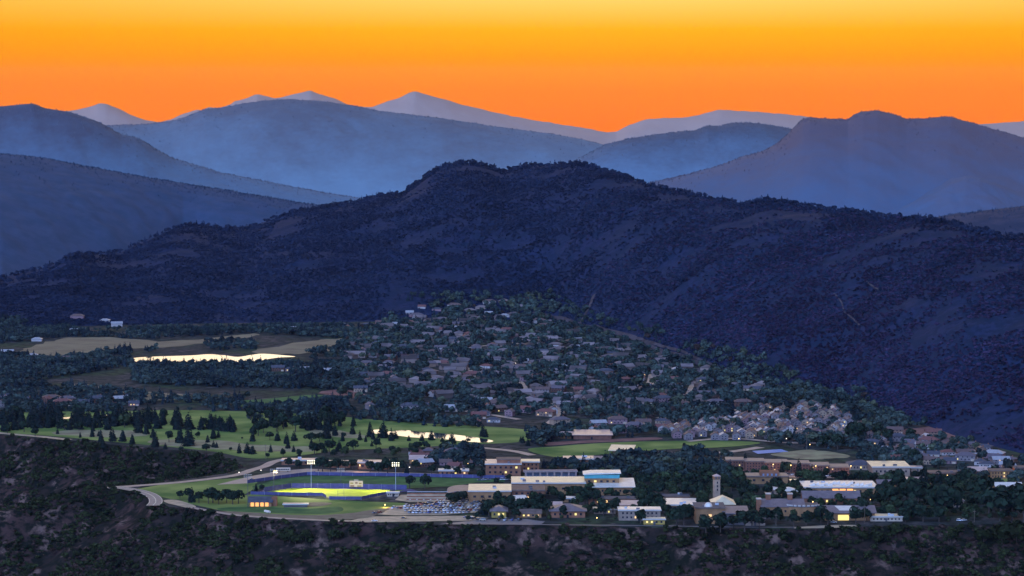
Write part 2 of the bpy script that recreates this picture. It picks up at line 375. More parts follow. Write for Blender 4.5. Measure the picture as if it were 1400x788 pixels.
Ridge('cliffed_mountain', 'blue grey mountain at the right with a sharp cliffed step and stepped summit', [(800,268),(880,252),(905,247),(950,236),(985,226),(1015,214),(1045,206),(1062,196),(1075,185),(1085,175),(1098,163),(1108,161),(1130,162),(1160,163),(1168,157),(1180,152),(1200,152),(1225,158),(1240,163),(1262,163),(1285,160),(1300,160),(1320,166),(1340,172),(1375,182),(1400,189),(1500,205),(1700,215),(1900,250)], 5850, 4750, M_RIGHT, amp=14, nscale=300, seed=57, back=700, ncol=700, cat='mountain', power=1.0, smooth=5)
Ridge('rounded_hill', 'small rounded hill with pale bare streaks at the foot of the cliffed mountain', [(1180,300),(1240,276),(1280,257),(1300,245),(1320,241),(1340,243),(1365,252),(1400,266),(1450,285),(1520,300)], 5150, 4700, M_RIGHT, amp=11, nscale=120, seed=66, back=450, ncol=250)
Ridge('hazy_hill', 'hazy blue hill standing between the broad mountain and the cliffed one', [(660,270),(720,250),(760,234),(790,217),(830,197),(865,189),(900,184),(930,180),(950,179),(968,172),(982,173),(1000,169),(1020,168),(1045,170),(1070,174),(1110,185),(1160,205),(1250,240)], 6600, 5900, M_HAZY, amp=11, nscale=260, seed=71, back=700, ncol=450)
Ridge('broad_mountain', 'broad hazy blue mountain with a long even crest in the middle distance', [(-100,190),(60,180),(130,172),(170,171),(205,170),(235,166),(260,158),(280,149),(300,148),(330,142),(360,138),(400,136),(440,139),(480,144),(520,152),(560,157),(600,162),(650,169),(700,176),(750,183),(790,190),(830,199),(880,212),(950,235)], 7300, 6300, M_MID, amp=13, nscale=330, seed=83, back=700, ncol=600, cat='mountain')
far_crest = [(-800,150),(-300,160),(-60,150),(0,148),(40,160),(85,153),(105,150),(125,146),(135,142),(145,142),(160,148),(180,158),(200,165),(218,168),(235,163),(250,156),(262,153),(270,150),(276,152),(285,147),(300,148),(318,142),(318,139),(340,134),(351,129),(360,131),(375,135),(395,131),(410,127),(424,124),(440,130),(460,136),(480,146),(510,147),(520,142),(530,139),(545,135),(558,128),(567,125),(578,128),(600,134),(630,143),(660,150),(690,157),(720,163),(760,169),(800,176),(830,181),(843,181),(858,172),(880,164),(900,162),(940,161),(962,156),(985,150),(1010,152),(1050,154),(1090,158),(1130,163),(1160,170),(1250,178),(1320,172),(1345,170),(1375,168),(1400,166),(1600,150),(1900,165),(2300,150)]
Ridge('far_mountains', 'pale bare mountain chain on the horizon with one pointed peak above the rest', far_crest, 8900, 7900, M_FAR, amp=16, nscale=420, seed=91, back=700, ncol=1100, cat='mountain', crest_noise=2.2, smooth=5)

# ---- the air: one closed box of even haze round camera and scene
hz = MB().box(-21000, 21000, -330, 9800, -175, HC+40).obj('haze', None)
m = bpy.data.materials.new('haze_air'); m.use_nodes = True; nt = m.node_tree; nt.nodes.clear()
vo = nt.nodes.new('ShaderNodeVolumePrincipled'); ou = nt.nodes.new('ShaderNodeOutputMaterial')
vo.inputs['Color'].default_value = (.32, .45, 1.0, 1); vo.inputs['Density'].default_value = 1.05e-5
vo.inputs['Absorption Color'].default_value = (1, 1, 1, 1); vo.inputs['Anisotropy'].default_value = 0.4
nt.links.new(vo.outputs[0], ou.inputs['Volume']); hz.data.materials.append(m)
tag(hz, 'thin blue haze filling the whole valley', 'haze', kind='stuff')
# ------------------------------------------------------------------ materials
def flat_mat(name, base, rough=.5, spec=.5, var=.12, scale=.3, base2=None): return mat(name, base, rough, var, scale, base2, spec)
M_LAWN = mat('lawn', (.115,.215,.042), .9, .25, .022, (.24,.27,.065), .15)
M_ROUGH = mat('dry_rough', (.36,.27,.15), .9, .3, .06, (.30,.26,.13), .15)
M_DGRASS = mat('deep_lawn', (.06,.14,.04), .9, .2, .08, (.08,.16,.045), .15)
M_TURF = mat('pitch_turf', (.22,.27,.03), .9, .1, .12, (.25,.30,.035), .1)
M_DIRT = mat('infield_dirt', (.28,.19,.12), .95, .2, .12, (.24,.19,.11), .1)
M_GRAVEL = flat_mat('gravel', (.50,.36,.22), .62, .4, .2, .15)
M_ASPH = flat_mat('worn_asphalt', (.42,.30,.23), .58, .45, .15, .12)
M_ROAD = flat_mat('road_asphalt', (.22,.19,.18), .55, .45, .12, .2)
M_LINE = flat_mat('road_paint', (.8,.75,.55), .6, .3, .05)
M_TRACK = flat_mat('blue_track', (.10,.085,.17), .75, .3, .1)
M_MEADOW = mat('dry_meadow', (.30,.215,.12), .95, .2, .03, (.26,.20,.11), .1)
M_RED = mat('red_earth', (.30,.13,.10), .95, .3, .06, (.24,.12,.09), .1)
M_CUT = mat('road_cut_earth', (.10,.072,.07), .95, .4, .06, (.075,.06,.065), .1)
M_COURT = flat_mat('court_blue', (.2,.3,.55), .6, .4, .08)
m_, nt_, b_ = node_mat('lake_water'); M_WATER = m_
b_.inputs['Base Color'].default_value = (.02,.03,.04,1); b_.inputs['Roughness'].default_value = .07; b_.inputs['IOR'].default_value = 1.34; b_.inputs['Specular IOR Level'].default_value = .5
tw = nt_.nodes.new('ShaderNodeTexCoord'); nw = nt_.nodes.new('ShaderNodeTexNoise'); nw.inputs['Scale'].default_value = .08; bw = nt_.nodes.new('ShaderNodeBump'); bw.inputs['Strength'].default_value = .05
nt_.links.new(tw.outputs['Object'], nw.inputs[0]); nt_.links.new(nw.outputs[0], bw.inputs['Height']); nt_.links.new(bw.outputs[0], b_.inputs['Normal'])

# ------------------------------------------------------------------ ground cover sheets, roads, water
EXCL = []                                      # world polygons where no scattered tree may stand
def spline(pts, k=5, closed=True):
    n = len(pts); out = []
    for i in range(n if closed else n-1):
        p = [pts[(i+j) % n] if closed else pts[min(max(i+j, 0), n-1)] for j in (-1, 0, 1, 2)]
        for t in np.linspace(0, 1, k, endpoint=False):
            out.append(tuple(.5*(2*p[1][d]+(p[2][d]-p[0][d])*t+(2*p[0][d]-5*p[1][d]+4*p[2][d]-p[3][d])*t*t+(3*p[1][d]-p[0][d]-3*p[2][d]+p[3][d])*t**3) for d in (0, 1)))
    if not closed: out.append(tuple(pts[-1][:2]))
    return out
def sheet(name, label, cat, px, m, z, smooth=True, excl=True, kind='structure', wobble=0):
    w = [at(u, v)[:2] for u, v in px]
    if smooth: w = spline(w)
    if wobble: w = [(x+wobble*(vnoise(x/9, y/9, 5)-.5)*2, y+wobble*2*(vnoise(x/9, y/9, 6)-.5)*2) for x, y in w]
    o = link(bpy.data.objects.new(name, None)) if False else None
    me = bpy.data.meshes.new(name); me.from_pydata([(x, y, z) for x, y in w], [], [tuple(range(len(w)))]); me.update()
    if me.polygons[0].normal.z < 0: me.flip_normals()
    me.materials.append(m); o = link(bpy.data.objects.new(name, me))
    if excl: EXCL.append(w)
    return tag(o, label, cat, kind=kind)
def ribbon(pts, width):
    L, R = [], []
    for i, p in enumerate(pts):
        a, b = pts[max(i-1, 0)], pts[min(i+1, len(pts)-1)]
        d = Vector((b[0]-a[0], b[1]-a[1])); d = d.normalized() if d.length else Vector((1, 0))
        L.append((p[0]-d.y*width/2, p[1]+d.x*width/2)); R.append((p[0]+d.y*width/2, p[1]-d.x*width/2))
    return L, R
def road(name, label, px, width, m, z, lines=False, excl=True, cat='road'):
    c = spline([at(u, v)[:2] for u, v in px], 8, False); L, R = ribbon(c, width); n = len(c)
    V = [(x, y, z) for x, y in L+R]; F = [(i, n+i, n+i+1, i+1) for i in range(n-1)]
    me = bpy.data.meshes.new(name); me.from_pydata(V, [], F); me.update()
    me.materials.append(m); o = link(bpy.data.objects.new(name, me)); tag(o, label, cat, kind='structure')
    if excl: EXCL.append(L+R[::-1])
    if lines:
        mb = MB()
        for off, w_ in ((0, .5), (-width/2+.6, .35), (width/2-.6, .35)):
            c2 = [(l[0]*(.5+off/width)+r[0]*(.5-off/width), l[1]*(.5+off/width)+r[1]*(.5-off/width)) for l, r in zip(L, R)]
            a, b = ribbon(c2, w_)
            for i in range(n-1): mb.add([(*a[i], z+.06), (*b[i], z+.06), (*b[i+1], z+.06), (*a[i+1], z+.06)], [(0, 1, 2, 3)])
        mb.obj('road_marking', M_LINE, o)
    return o
sheet('golf_course_lawn', 'green golf course lawn with dry patches and scattered conifers', 'lawn',
      [(-160,580),(-60,586),(0,592),(50,595),(100,599),(150,604),(250,613),(300,619),(345,627),(400,624),(470,616),(560,612),(640,608),(705,605),(742,598),(735,590),(690,585),(620,581),(545,577),(480,571),(410,566),(340,563),(240,561),(130,563),(40,563),(-160,566)], M_LAWN, .06, excl=False)
sheet('fairway', 'small bright green fairway between dark trees above the golf course', 'fairway', [(268,570),(300,566),(330,567),(322,572),(290,573)], M_LAWN, .12)
sheet('fairway', 'long deep green fairway in front of the red bluff', 'fairway', [(318,549),(360,546),(430,540),(452,545),(415,552),(365,556),(330,556)], M_DGRASS, .06)
sheet('fairway', 'green fairway strip along the far side of the golf pond', 'fairway', [(470,573),(545,579),(630,586),(735,591),(742,595),(700,598),(630,593),(560,585),(480,580)], M_LAWN, .12)
sheet('dry_rough', 'tan dry rough strip on the left half of the golf course', 'rough grass', [(72,591),(120,588),(190,590),(200,596),(160,598),(110,597),(75,595)], M_ROUGH, .12, wobble=3, excl=False)
sheet('dry_rough', 'long tan dry rough patch across the middle of the golf course', 'rough grass', [(205,603),(240,600),(300,603),(345,607),(430,612),(425,617),(350,617),(270,613),(220,608)], M_ROUGH, .12, wobble=4, excl=False)
sheet('dry_rough', 'small tan dry rough patch beside the golf pond', 'rough grass', [(420,586),(455,588),(500,596),(490,600),(440,596)], M_ROUGH, .12, wobble=3, excl=False)
sheet('pond', 'pale shining golf pond reflecting the evening sky', 'pond', [(508,589),(530,590.5),(553,588.5),(580,591.5),(605,593),(640,597),(668,601.5),(674,604),(660,605.5),(630,603.5),(600,600),(565,598.5),(535,595),(512,593)], M_WATER, .2)
sheet('sports_lawn', 'long smooth green sports lawn with no trees on it', 'lawn', [(722,614),(760,611),(800,607.5),(880,604),(985,603),(1040,606),(985,612),(930,613.5),(880,617),(820,622),(775,626),(740,622)], M_LAWN, .16)
sheet('athletics_lawn', 'bright green lawn wedge beside the curving rim road', 'lawn', [(186,669),(220,663),(300,655.5),(345,653),(352,660),(345,670),(330,679),(300,684),(262,684),(235,683),(214,678)], M_LAWN, .08, smooth=False)
sheet('outfield_lawn', 'mown green softball outfield with brown infield', 'lawn', [(240,685),(300,682),(345,676),(440,683),(500,686),(552,688),(560,691),(530,697),(505,703),(470,708),(430,709),(345,704),(300,698),(268,691)], M_LAWN, .1, smooth=False)
sheet('deep_outfield', 'darker green band of grass across softball outfield', 'lawn', [(300,695),(352,693),(420,696),(462,693),(468,699),(440,703),(380,702),(310,699)], M_DGRASS, .16)
sheet('infield_dirt', 'bare brown earth strip along the rim below softball outfield', 'dirt', [(300,700),(340,701),(380,704),(430,705),(470,703),(505,698),(532,696),(512,705),(485,710.5),(430,710.5),(360,708.5),(312,703)], M_DIRT, .22, wobble=1)
sheet('infield_dirt', 'tan earth infield beside the dark dugouts', 'dirt', [(410,692),(425,687.5),(452,688),(448,691),(430,693)], M_DIRT, .22)
sheet('practice_field', 'dark green practice field behind the lit pitch', 'sports field', [(345,665),(385,655),(420,650.8),(560,652.5),(690,655.5),(690,659),(652,660),(620,665),(560,668),(470,664.2),(400,664.2),(362,668),(346,671)], M_DGRASS, .16, smooth=False)
sheet('track_apron', 'blue surfacing around the floodlit pitch', 'track', [(354,673),(362,669.5),(400,665.8),(470,666),(560,668.8),(572,671.5),(540,673.5),(512,678),(492,682.5),(452,682.5),(441,677.6),(400,677.4),(354,676)], M_TRACK, .15, smooth=False)
sheet('playing_field', 'floodlit yellow green pitch, brightest ground in the valley', 'sports field', [(362,673.2),(400,668),(553,671),(520,676),(492,679.8),(447,679.8),(441,675.8),(400,675.2)], M_TURF, .3, smooth=False)
sheet('asphalt_lot', 'empty pinkish asphalt lot behind the practice field', 'car park', [(296,663),(345,651),(378,645),(420,641),(510,645),(600,648),(660,652),(660,654),(560,651.5),(420,649),(385,654),(340,661)], M_ASPH, .1, smooth=False)
sheet('gravel_patch', 'pale gravel patch at the bend of the rim road', 'gravel', [(224,684.5),(240,684),(256,688),(268,693),(258,695),(240,691),(228,688)], M_GRAVEL, .2)
sheet('parking_lot', 'gravel car park crowded with parked cars', 'car park', [(498,703),(520,698),(540,692),(600,688),(655,686.5),(664,693),(650,701),(600,704.5),(540,705)], M_GRAVEL, .14, smooth=False)
sheet('gravel_strip', 'bare tan gravel strip in front of the crowded car park', 'gravel', [(474,713),(505,706.5),(560,706),(640,705.5),(668,708.5),(650,712),(560,713.5),(500,714.5)], M_GRAVEL, .1, smooth=False)
sheet('grand_stand_plaza', 'tan paved plaza between pitch and crowded car park', 'plaza', [(540,684),(548,677),(615,674.5),(642,679),(615,686),(560,687)], M_GRAVEL, .2, smooth=False)
sheet('campus_lot', 'small paved lot at the rim in front of the campus houses', 'car park', [(600,717),(648,712),(672,710.5),(720,710),(745,713.5),(740,717),(640,717.5)], M_ROAD, .1, smooth=False)
sheet('asphalt_lot', 'car park left of the dormitory row', 'car park', [(940,629),(990,628.5),(992,637),(945,637)], M_ASPH, .1, smooth=False)
sheet('asphalt_lot', 'long car park in front of the dormitory row', 'car park', [(1000,645),(1010,640),(1140,646),(1142,654),(1080,653),(1010,650)], M_ASPH, .1, smooth=False)
sheet('dry_rough', 'tan open ground behind the dormitory row', 'rough grass', [(1055,622),(1085,617),(1120,616),(1162,624),(1130,628),(1090,627)], M_ROUGH, .12, wobble=2)
sheet('sports_court', 'pale blue sports court behind the dormitory row', 'court', [(1028,617),(1068,614.5),(1078,618),(1036,621)], M_COURT, .2, smooth=False)
sheet('rim_clearing', 'pale clearing at the mesa rim below the yellow lit hall', 'clearing', [(1085,722.5),(1110,719.5),(1165,718),(1172,720.5),(1130,722.2)], M_GRAVEL, .1)
sheet('lit_lawn', 'small lit green lawn below the hillside apartments', 'lawn', [(1342,658),(1378,654),(1386,660),(1348,664)], M_LAWN, .1)
sheet('red_slope', 'bare reddish earth patch at the foot of the ridge', 'bare earth', [(1212,596),(1240,588),(1285,582),(1316,584),(1322,592),(1290,603),(1240,602)], M_RED, .15, wobble=5)
sheet('red_slope', 'long reddish earth bank beyond the sports lawn', 'bare earth', [(742,606),(800,602.5),(890,598.5),(898,601.5),(800,606),(750,609.5)], M_RED, .15)
sheet('red_bluff', 'red earth bluff beyond the golf course', 'bluff', [(434,537),(455,534),(478,534),(512,543),(502,546.5),(462,542)], M_RED, .15, wobble=4)
sheet('meadow', 'wide dry meadow at the far left end of the lake', 'meadow', [(28,480),(60,470),(95,462),(150,462),(200,466),(262,465),(338,457),(346,460),(270,471),(215,475),(150,478),(100,487),(45,486)], M_MEADOW, .1, wobble=8)
sheet('meadow', 'dry tan meadow at the right end of the lake', 'meadow', [(350,479),(400,470),(440,464),(474,463),(480,467),(452,480),(400,484),(356,485)], M_MEADOW, .1, wobble=6)
sheet('meadow', 'narrow dry meadow left of the dark golf course trees', 'meadow', [(88,524),(130,528),(180,534),(250,541),(235,546),(150,545),(100,536)], M_MEADOW, .1, wobble=8, excl=False)
sheet('lake', 'wide pale lake mirroring the bright evening sky', 'lake', [(179,491),(200,488.5),(260,486.5),(285,484.8),(305,486),(325,488.5),(345,485.5),(360,484.2),(385,486),(404,488.2),(380,489.5),(355,493.5),(345,495.3),(290,495.6),(205,495.4),(184,494.5)], M_WATER, .3)
for px, l in (([(122,496.5),(150,492),(176,489),(172,492),(140,496)], 'thin shining inlet left of the wide lake'), ([(181,518.5),(203,516),(204,517.8),(184,520)], 'thin shining pond in dark brush below the lake'),
              ([(258,511),(270,507),(286,505.5),(280,508.5),(264,511)], 'small shining pond below the middle of the lake'), ([(368,570),(385,569),(400,565.5),(398,570),(380,572.5)], 'small bright pond between trees right of the upper fairway'),
              ([(66,566.5),(75,565.5),(90,566),(84,568),(68,568)], 'small bright pond glinting behind left golf trees'), ([(76,571.5),(104,570.5),(112,572),(80,573.5)], 'thin bright pond just below another behind left golf trees'),
              ([(128,571),(140,569),(152,566.5),(150,570),(134,572)], 'bright pond glinting among conifers right of two ponds'), ([(510,588.5),(519,588),(518,591.5),(511,591.5)], 'tiny bright pool left of the golf pond')):
    sheet('pond', l, 'pond', px, M_WATER, .25)
road('road', 'pale road along the top edge of the lawn wedge to the campus', [(146,667.5),(190,664.5),(250,659.5),(318,651),(345,643),(362,638),(374,632),(392,628)], 9, M_ASPH, .3)
road('road', 'marked rim road curving in two lanes around the lawn wedge', [(160,666.5),(186,671),(202,675.5),(211,681),(213,687),(209,692)], 11, M_ROAD, .36, lines=True)
road('road', 'narrow rim road below softball outfield', [(262,694.5),(300,701.5),(340,706.5),(430,711.5),(478,713)], 6, M_ASPH, .3)
road('road', 'pale road along the left rim of the golf course', [(-120,584.5),(-20,591),(20,594.5),(60,598),(95,601.8)], 9, M_GRAVEL, .3)
road('road', 'long road past the pond toward the brick teaching hall', [(632,611),(660,613),(700,617),(728,623)], 9, M_ASPH, .3)
road('road', 'road between the sports lawn and dormitory row', [(870,632),(910,629),(950,622),(1000,618),(1040,612)], 10, M_ASPH, .3)
road('road', 'thin pale road along the mesa rim in front of the campus', [(640,717),(760,718.2),(900,719.5),(1000,721.3),(1090,721.5)], 3, M_ROAD, .28)
road('road', 'short road climbing through houses to the right of the mauve houses', [(938,548),(943,540),(947,530),(952,522)], 9, M_ASPH, .3)
road('road', 'short road climbing between houses near the ridge foot', [(885,530),(890,522),(892,512)], 9, M_ASPH, .3)
road('road', 'curved road through the middle of the hillside houses', [(750,580),(762,570),(766,562),(750,552)], 8, M_ASPH, .3)

for l, px in (('winding pale street crossing the upper town', [(640,476),(670,473),(705,476),(730,482)]), ('straight pale street down through the right of the town', [(815,488),(835,498),(862,512)]), ('pale street along the lower right of the town', [(770,526),(800,534),(832,545),(850,548)]),
              ('curving street above the mauve apartment houses', [(800,560),(830,556),(860,553),(890,557)]), ('street above the townhouses', [(900,572),(940,566),(985,562),(1030,560)]), ('street in front of the townhouses', [(940,604),(1000,600),(1080,606),(1150,606)]), ('pale street through left part of the town', [(560,480),(600,490),(640,505),(670,520)]), ('short street near the middle of the town', [(690,512),(712,524),(720,540)]), ('farthest pale street at top of the town', [(560,446),(610,444),(660,448),(700,446)]), ('street behind the golf pond houses', [(560,566),(610,560),(660,566),(710,574)]), ('street at the foot of the red earth slope', [(1180,622),(1230,612),(1290,610),(1340,618)])):
    road('road', l, px, 8, M_ASPH, .32)
def at_surf(u, v):
    """first point where the sight line meets ground or wooded ridge"""
    lo = 1500.0
    for y in np.arange(1900, 5000, 12.0):
        p = at_depth(u, v, y); h = max(float(main.height(p[0], p[1])), 0.0)
        if p[2] < h: break
        lo = y
    hi = lo+12
    for _ in range(12):
        m2 = (lo+hi)/2; p = at_depth(u, v, m2)
        if p[2] < max(float(main.height(p[0], p[1])), 0.0): hi = m2
        else: lo = m2
    p = at_depth(u, v, hi); return (p[0], p[1])
def draped(name, label, px, width, m, cat='road', lift=1.2):
    c = spline([at_surf(u, v) for u, v in px], 7, False)
    L, R = ribbon(c, width); n = len(c)
    P = np.array(L+R); z = np.maximum(main.height(P[:, 0], P[:, 1]), 0)+lift
    me = bpy.data.meshes.new(name); me.from_pydata([(x, y, zz) for (x, y), zz in zip(L+R, z)], [], [(i, n+i, n+i+1, i+1) for i in range(n-1)]); me.update()
    me.materials.append(m); o = link(bpy.data.objects.new(name, me)); EXCL.append(L+R[::-1]); return tag(o, label, cat, kind='structure')
draped('ridge_road', 'tan road cut slanting down along the foot of the wooded ridge', [(728,428),(760,436),(792,446),(830,457),(870,470),(915,486),(960,501),(1005,515),(1040,523)], 7, M_CUT)
draped('ridge_road', 'thin upper track above the tan road cut on the ridge foot', [(812,446),(850,457),(900,473),(950,490),(1000,508)], 3, M_CUT)
draped('trail', 'thin reddish trail high on the right face of the ridge', [(1140,402),(1150,414),(1155,428),(1165,436),(1175,446)], 1.6, M_CUT, 'trail')
draped('trail', 'short reddish trail scar near the ridge top at the right', [(1184,386),(1192,392),(1201,397)], 1.8, M_CUT, 'trail')
draped('trail', 'bare pale scar climbing from the ridge road', [(792,446),(797,436),(806,420),(812,404)], 5, M_CUT, 'trail')
# ------------------------------------------------------------------ buildings
W_TAN = flat_mat('tan_stucco', (.36,.18,.08), .85, .2, .2, .15)
W_BRICK = flat_mat('brick_wall', (.29,.12,.065), .85, .2, .2, .25)
W_DBRICK = flat_mat('dark_brick_wall', (.20,.085,.055), .85, .2, .2, .25)
W_GREY = flat_mat('grey_wall', (.32,.22,.16), .8, .2, .15)
W_WHITE = flat_mat('white_wall', (.55,.40,.28), .8, .2, .1)
W_DARK = flat_mat('dark_wall', (.12,.10,.10), .8, .2, .2)
W_TEAL = flat_mat('teal_panel', (.10,.36,.36), .5, .4, .1)
W_YEL = flat_mat('ochre_wall', (.42,.27,.07), .8, .2, .15)
W_LAV = flat_mat('pale_concrete', (.33,.23,.20), .8, .3, .12)
R_CREAM = flat_mat('cream_flat_roof', (.85,.64,.38), .38, .9, .12, .2)
R_WHITE = flat_mat('white_roof', (.86,.72,.58), .38, .9, .1, .2)
R_PINK = flat_mat('pink_metal_roof', (.66,.42,.33), .38, .9, .12, .2)
R_GREY = flat_mat('grey_roof', (.20,.15,.15), .5, .45, .15, .25)
R_DARK = flat_mat('dark_roof', (.09,.085,.10), .7, .35, .2, .25)
R_BROWN = flat_mat('brown_roof', (.19,.12,.09), .7, .35, .2, .25)
R_RED = flat_mat('rust_roof', (.2,.09,.07), .65, .4, .2, .25)
M_TRIM = flat_mat('pale_trim', (.55,.47,.40), .5, .5, .06)
M_GLASS = flat_mat('dark_glass', (.02,.025,.035), .12, .6, .1)
M_GLASSB = flat_mat('blue_glass', (.25,.30,.40), .15, .6, .1)
M_METAL = flat_mat('galvanised_metal', (.5,.5,.52), .4, .5, .1)
M_DMETAL = flat_mat('dark_metal', (.08,.08,.09), .5, .5, .1)
M_WOOD = flat_mat('weathered_wood', (.2,.14,.1), .8, .2, .2)
L_WARM = emit('lit_window_warm', (1.0,.62,.22), 1.3)
L_YEL = emit('lit_window_yellow', (1.0,.80,.22), 1.2)
L_ORG = emit('lit_orange', (1.0,.42,.06), 1.5)
L_WHITE = emit('lamp_white', (1.0,.9,.78), 3.0)
L_LAMP = emit('lamp_orange', (1.0,.62,.2), 5.0)
L_FLOOD = emit('flood_lamp', (1.0,.92,.6), 3.5)

REG = []                   # things labelled at the end from their look and the landmark beside them
def reg(o, look, plural, pxy, cat, group, area=None): REG.append([o, look, plural, pxy, cat, group, area])
BLD = []                   # footprints kept free of trees
UNITBOX = MB().box(-.5, .5, -.5, .5, 0, 1).mesh('window_pane', M_GLASS)
def slotmat(o, m):
    o.material_slots[0].link = 'OBJECT'; o.material_slots[0].material = m
def child_box(root, name, x0, x1, y0, y1, z0, z1, m):
    return MB().box(x0, x1, y0, y1, z0, z1).obj(name, m, root)
def windows(root, x0, x1, z0, z1, rows, n, y=0.0, lit=.2, ww=None, wh=None, glass=None, litm=None):
    cw = (x1-x0)/n; rh = (z1-z0)/rows; ww = ww or min(cw*.4, 2.2); wh = wh or min(rh*.45, 1.7); lit = lit if litm else lit*.75
    for r in range(rows):
        for i in range(n):
            o = link(bpy.data.objects.new('window', UNITBOX), root)
            o.location = (x0+cw*(i+.5), y-.05, z0+rh*(r+.5)-wh/2); o.scale = (ww, .22, wh)
            slotmat(o, (litm or rnd.choice([L_WARM, L_YEL])) if rnd.random() < lit else (glass or M_GLASS))
def building(name, label, u0, u1, vb, hpx, depth, wall, roof, rtype='flat', rpx=5, win=None, lit=.2, rot=0.0, over=.7, cat='building', group=None, door=True, fasc=True, litm=None, glass=None):
    a, b = at(u0, vb), at(u1, vb); s = mpp(a[1]); w = abs(b[0]-a[0]); h = hpx*s; rh = rpx*s
    root = empty(name, ((a[0]+b[0])/2, a[1], 0), math.radians(rot)); x0, x1 = -w/2, w/2
    if label: tag(root, label, cat, group)
    if rtype in ('flat', 'hip', 'none'):
        MB().box(x0, x1, 0, depth, 0, h).obj('wall', wall, root)
    elif rtype == 'gable':            # ridge along x
        MB().extr_x([(0,0),(depth,0),(depth,h),(depth/2,h+rh-.1),(0,h)], x0, x1).obj('wall', wall, root)
    elif rtype == 'gable_front':
        MB().extr_y([(x0,0),(x1,0),(x1,h),(0,h+rh-.1),(x0,h)], 0, depth).obj('wall', wall, root)
    elif rtype == 'shed':
        MB().extr_x([(0,0),(depth,0),(depth,h+rh),(0,h)], x0, x1).obj('wall', wall, root)
    elif rtype == 'arch':
        k = [(-w/2*math.cos(t), h+rh*math.sin(t)) for t in np.linspace(0, math.pi, 13)]
        MB().extr_y([(x0,0)]+[(x1,0)]+k[::-1], 0, depth).obj('wall', wall, root)
    o, th = over, .5
    if rtype == 'flat':
        rf = MB().box(x0-o, x1+o, -o, depth+o, h+.003, h+th).obj('roof', roof, root)
        if fasc: 
            f = MB().box(x0-o-.15, x1+o+.15, -o-.18, -o-.02, h-.25, h+th+.35).obj('fascia', M_TRIM if roof in (R_WHITE, R_CREAM, R_PINK) else R_BROWN, rf)
        if w > 22:
            for k in range(max(2, int(w/12))):
                MB().box(0, 1.8+rnd.random()*1.5, 0, 1.6, 0, 1.0+rnd.random()*.6).obj('roof_vent', rnd.choice([M_METAL, M_DMETAL, R_GREY]), rf).location = (x0+2+(w-6)*rnd.random(), 2+(depth-5)*rnd.random(), h+th+.004)
    elif rtype == 'hip': rf = MB().hip(x0-o, x1+o, -o, depth+o, h+.36, rh).obj('roof', roof, root)
    elif rtype == 'gable':
        e = o*rh/(depth/2)
        MB().extr_x([(-o,h-e),(-o,h-e+th),(depth/2,h+rh+th),(depth+o,h-e+th),(depth+o,h-e),(depth/2,h+rh)], x0-o, x1+o).obj('roof', roof, root)
    elif rtype == 'gable_front':
        e = o*rh/(w/2)
        MB().extr_y([(x0-o,h-e),(0,h+rh),(x1+o,h-e),(x1+o,h-e+th),(0,h+rh+th),(x0-o,h-e+th)], -o, depth+o).obj('roof', roof, root)
    elif rtype == 'shed':
        e = o*rh/depth
        MB().extr_x([(-o,h-e+.003),(-o,h-e+th),(depth+o,h+rh+e+th),(depth+o,h+rh+e+.003)], x0-o, x1+o).obj('roof', roof, root)
    elif rtype == 'arch':
        k = [(-(w/2+o)*math.cos(t), h+(rh+.03)*math.sin(t)) for t in np.linspace(0, math.pi, 13)]; k2 = [(-(w/2+o+.4)*math.cos(t), h+(rh+.5)*math.sin(t)) for t in np.linspace(0, math.pi, 13)]
        n = 13; V = [(x,-o,z) for x,z in k]+[(x,-o,z) for x,z in k2]+[(x,depth+o,z) for x,z in k]+[(x,depth+o,z) for x,z in k2]
        F = []
        for i in range(n-1): F += [(i,i+1,n+i+1,n+i),(2*n+i,3*n+i,3*n+i+1,2*n+i+1),(n+i,n+i+1,3*n+i+1,3*n+i),(i,2*n+i,2*n+i+1,i+1)]
        F += [(0,n,3*n,2*n),(n-1,3*n-1,4*n-1,2*n-1)]
        MB().add(V, F).obj('roof', roof, root)
    if win: windows(root, x0+w*.05, x1-w*.05, h*.12, h*.95, win[0], win[1], 0, lit, litm=litm, glass=glass)
    if door: child_box(root, 'door', x0+w*.46, x0+w*.46+1.6, -.14, .1, 0, 2.3, W_DARK if rnd.random() < .7 else M_GLASS)
    c, s_ = math.cos(math.radians(rot)), math.sin(math.radians(rot)); g = 1.5
    BLD.append([(root.location.x+c*x-s_*y, root.location.y+s_*x+c*y) for x, y in ((x0-g,-3),(x1+g,-3),(x1+g,depth+g),(x0-g,depth+g))])
    return root, w, h, s
G_C = None
B = building
r, w, h, s = B('gymnasium', 'long beige flat roofed gymnasium wing running left from the teal walled hall', 700, 800, 676, 15, 38, W_TAN, R_CREAM, win=(1, 9), lit=.1)
r, w, h, s = B('gymnasium', 'tan hall with brightest cream flat roof beside the arched hall', 641, 698, 687, 15, 40, W_TAN, R_CREAM, win=(1, 5), lit=.3)
r, w, h, s = B('gymnasium', 'brown roofed link hall between two cream roofed gymnasium halls', 700, 744, 685, 14, 30, W_BRICK, R_BROWN, win=(2, 5), lit=.1)
r, w, h, s = B('sports_hall', 'grey arched roof hall at the left end of the campus, beyond parked cars', 612, 654, 682, 5, 34, W_TAN, R_GREY, 'arch', rpx=5)
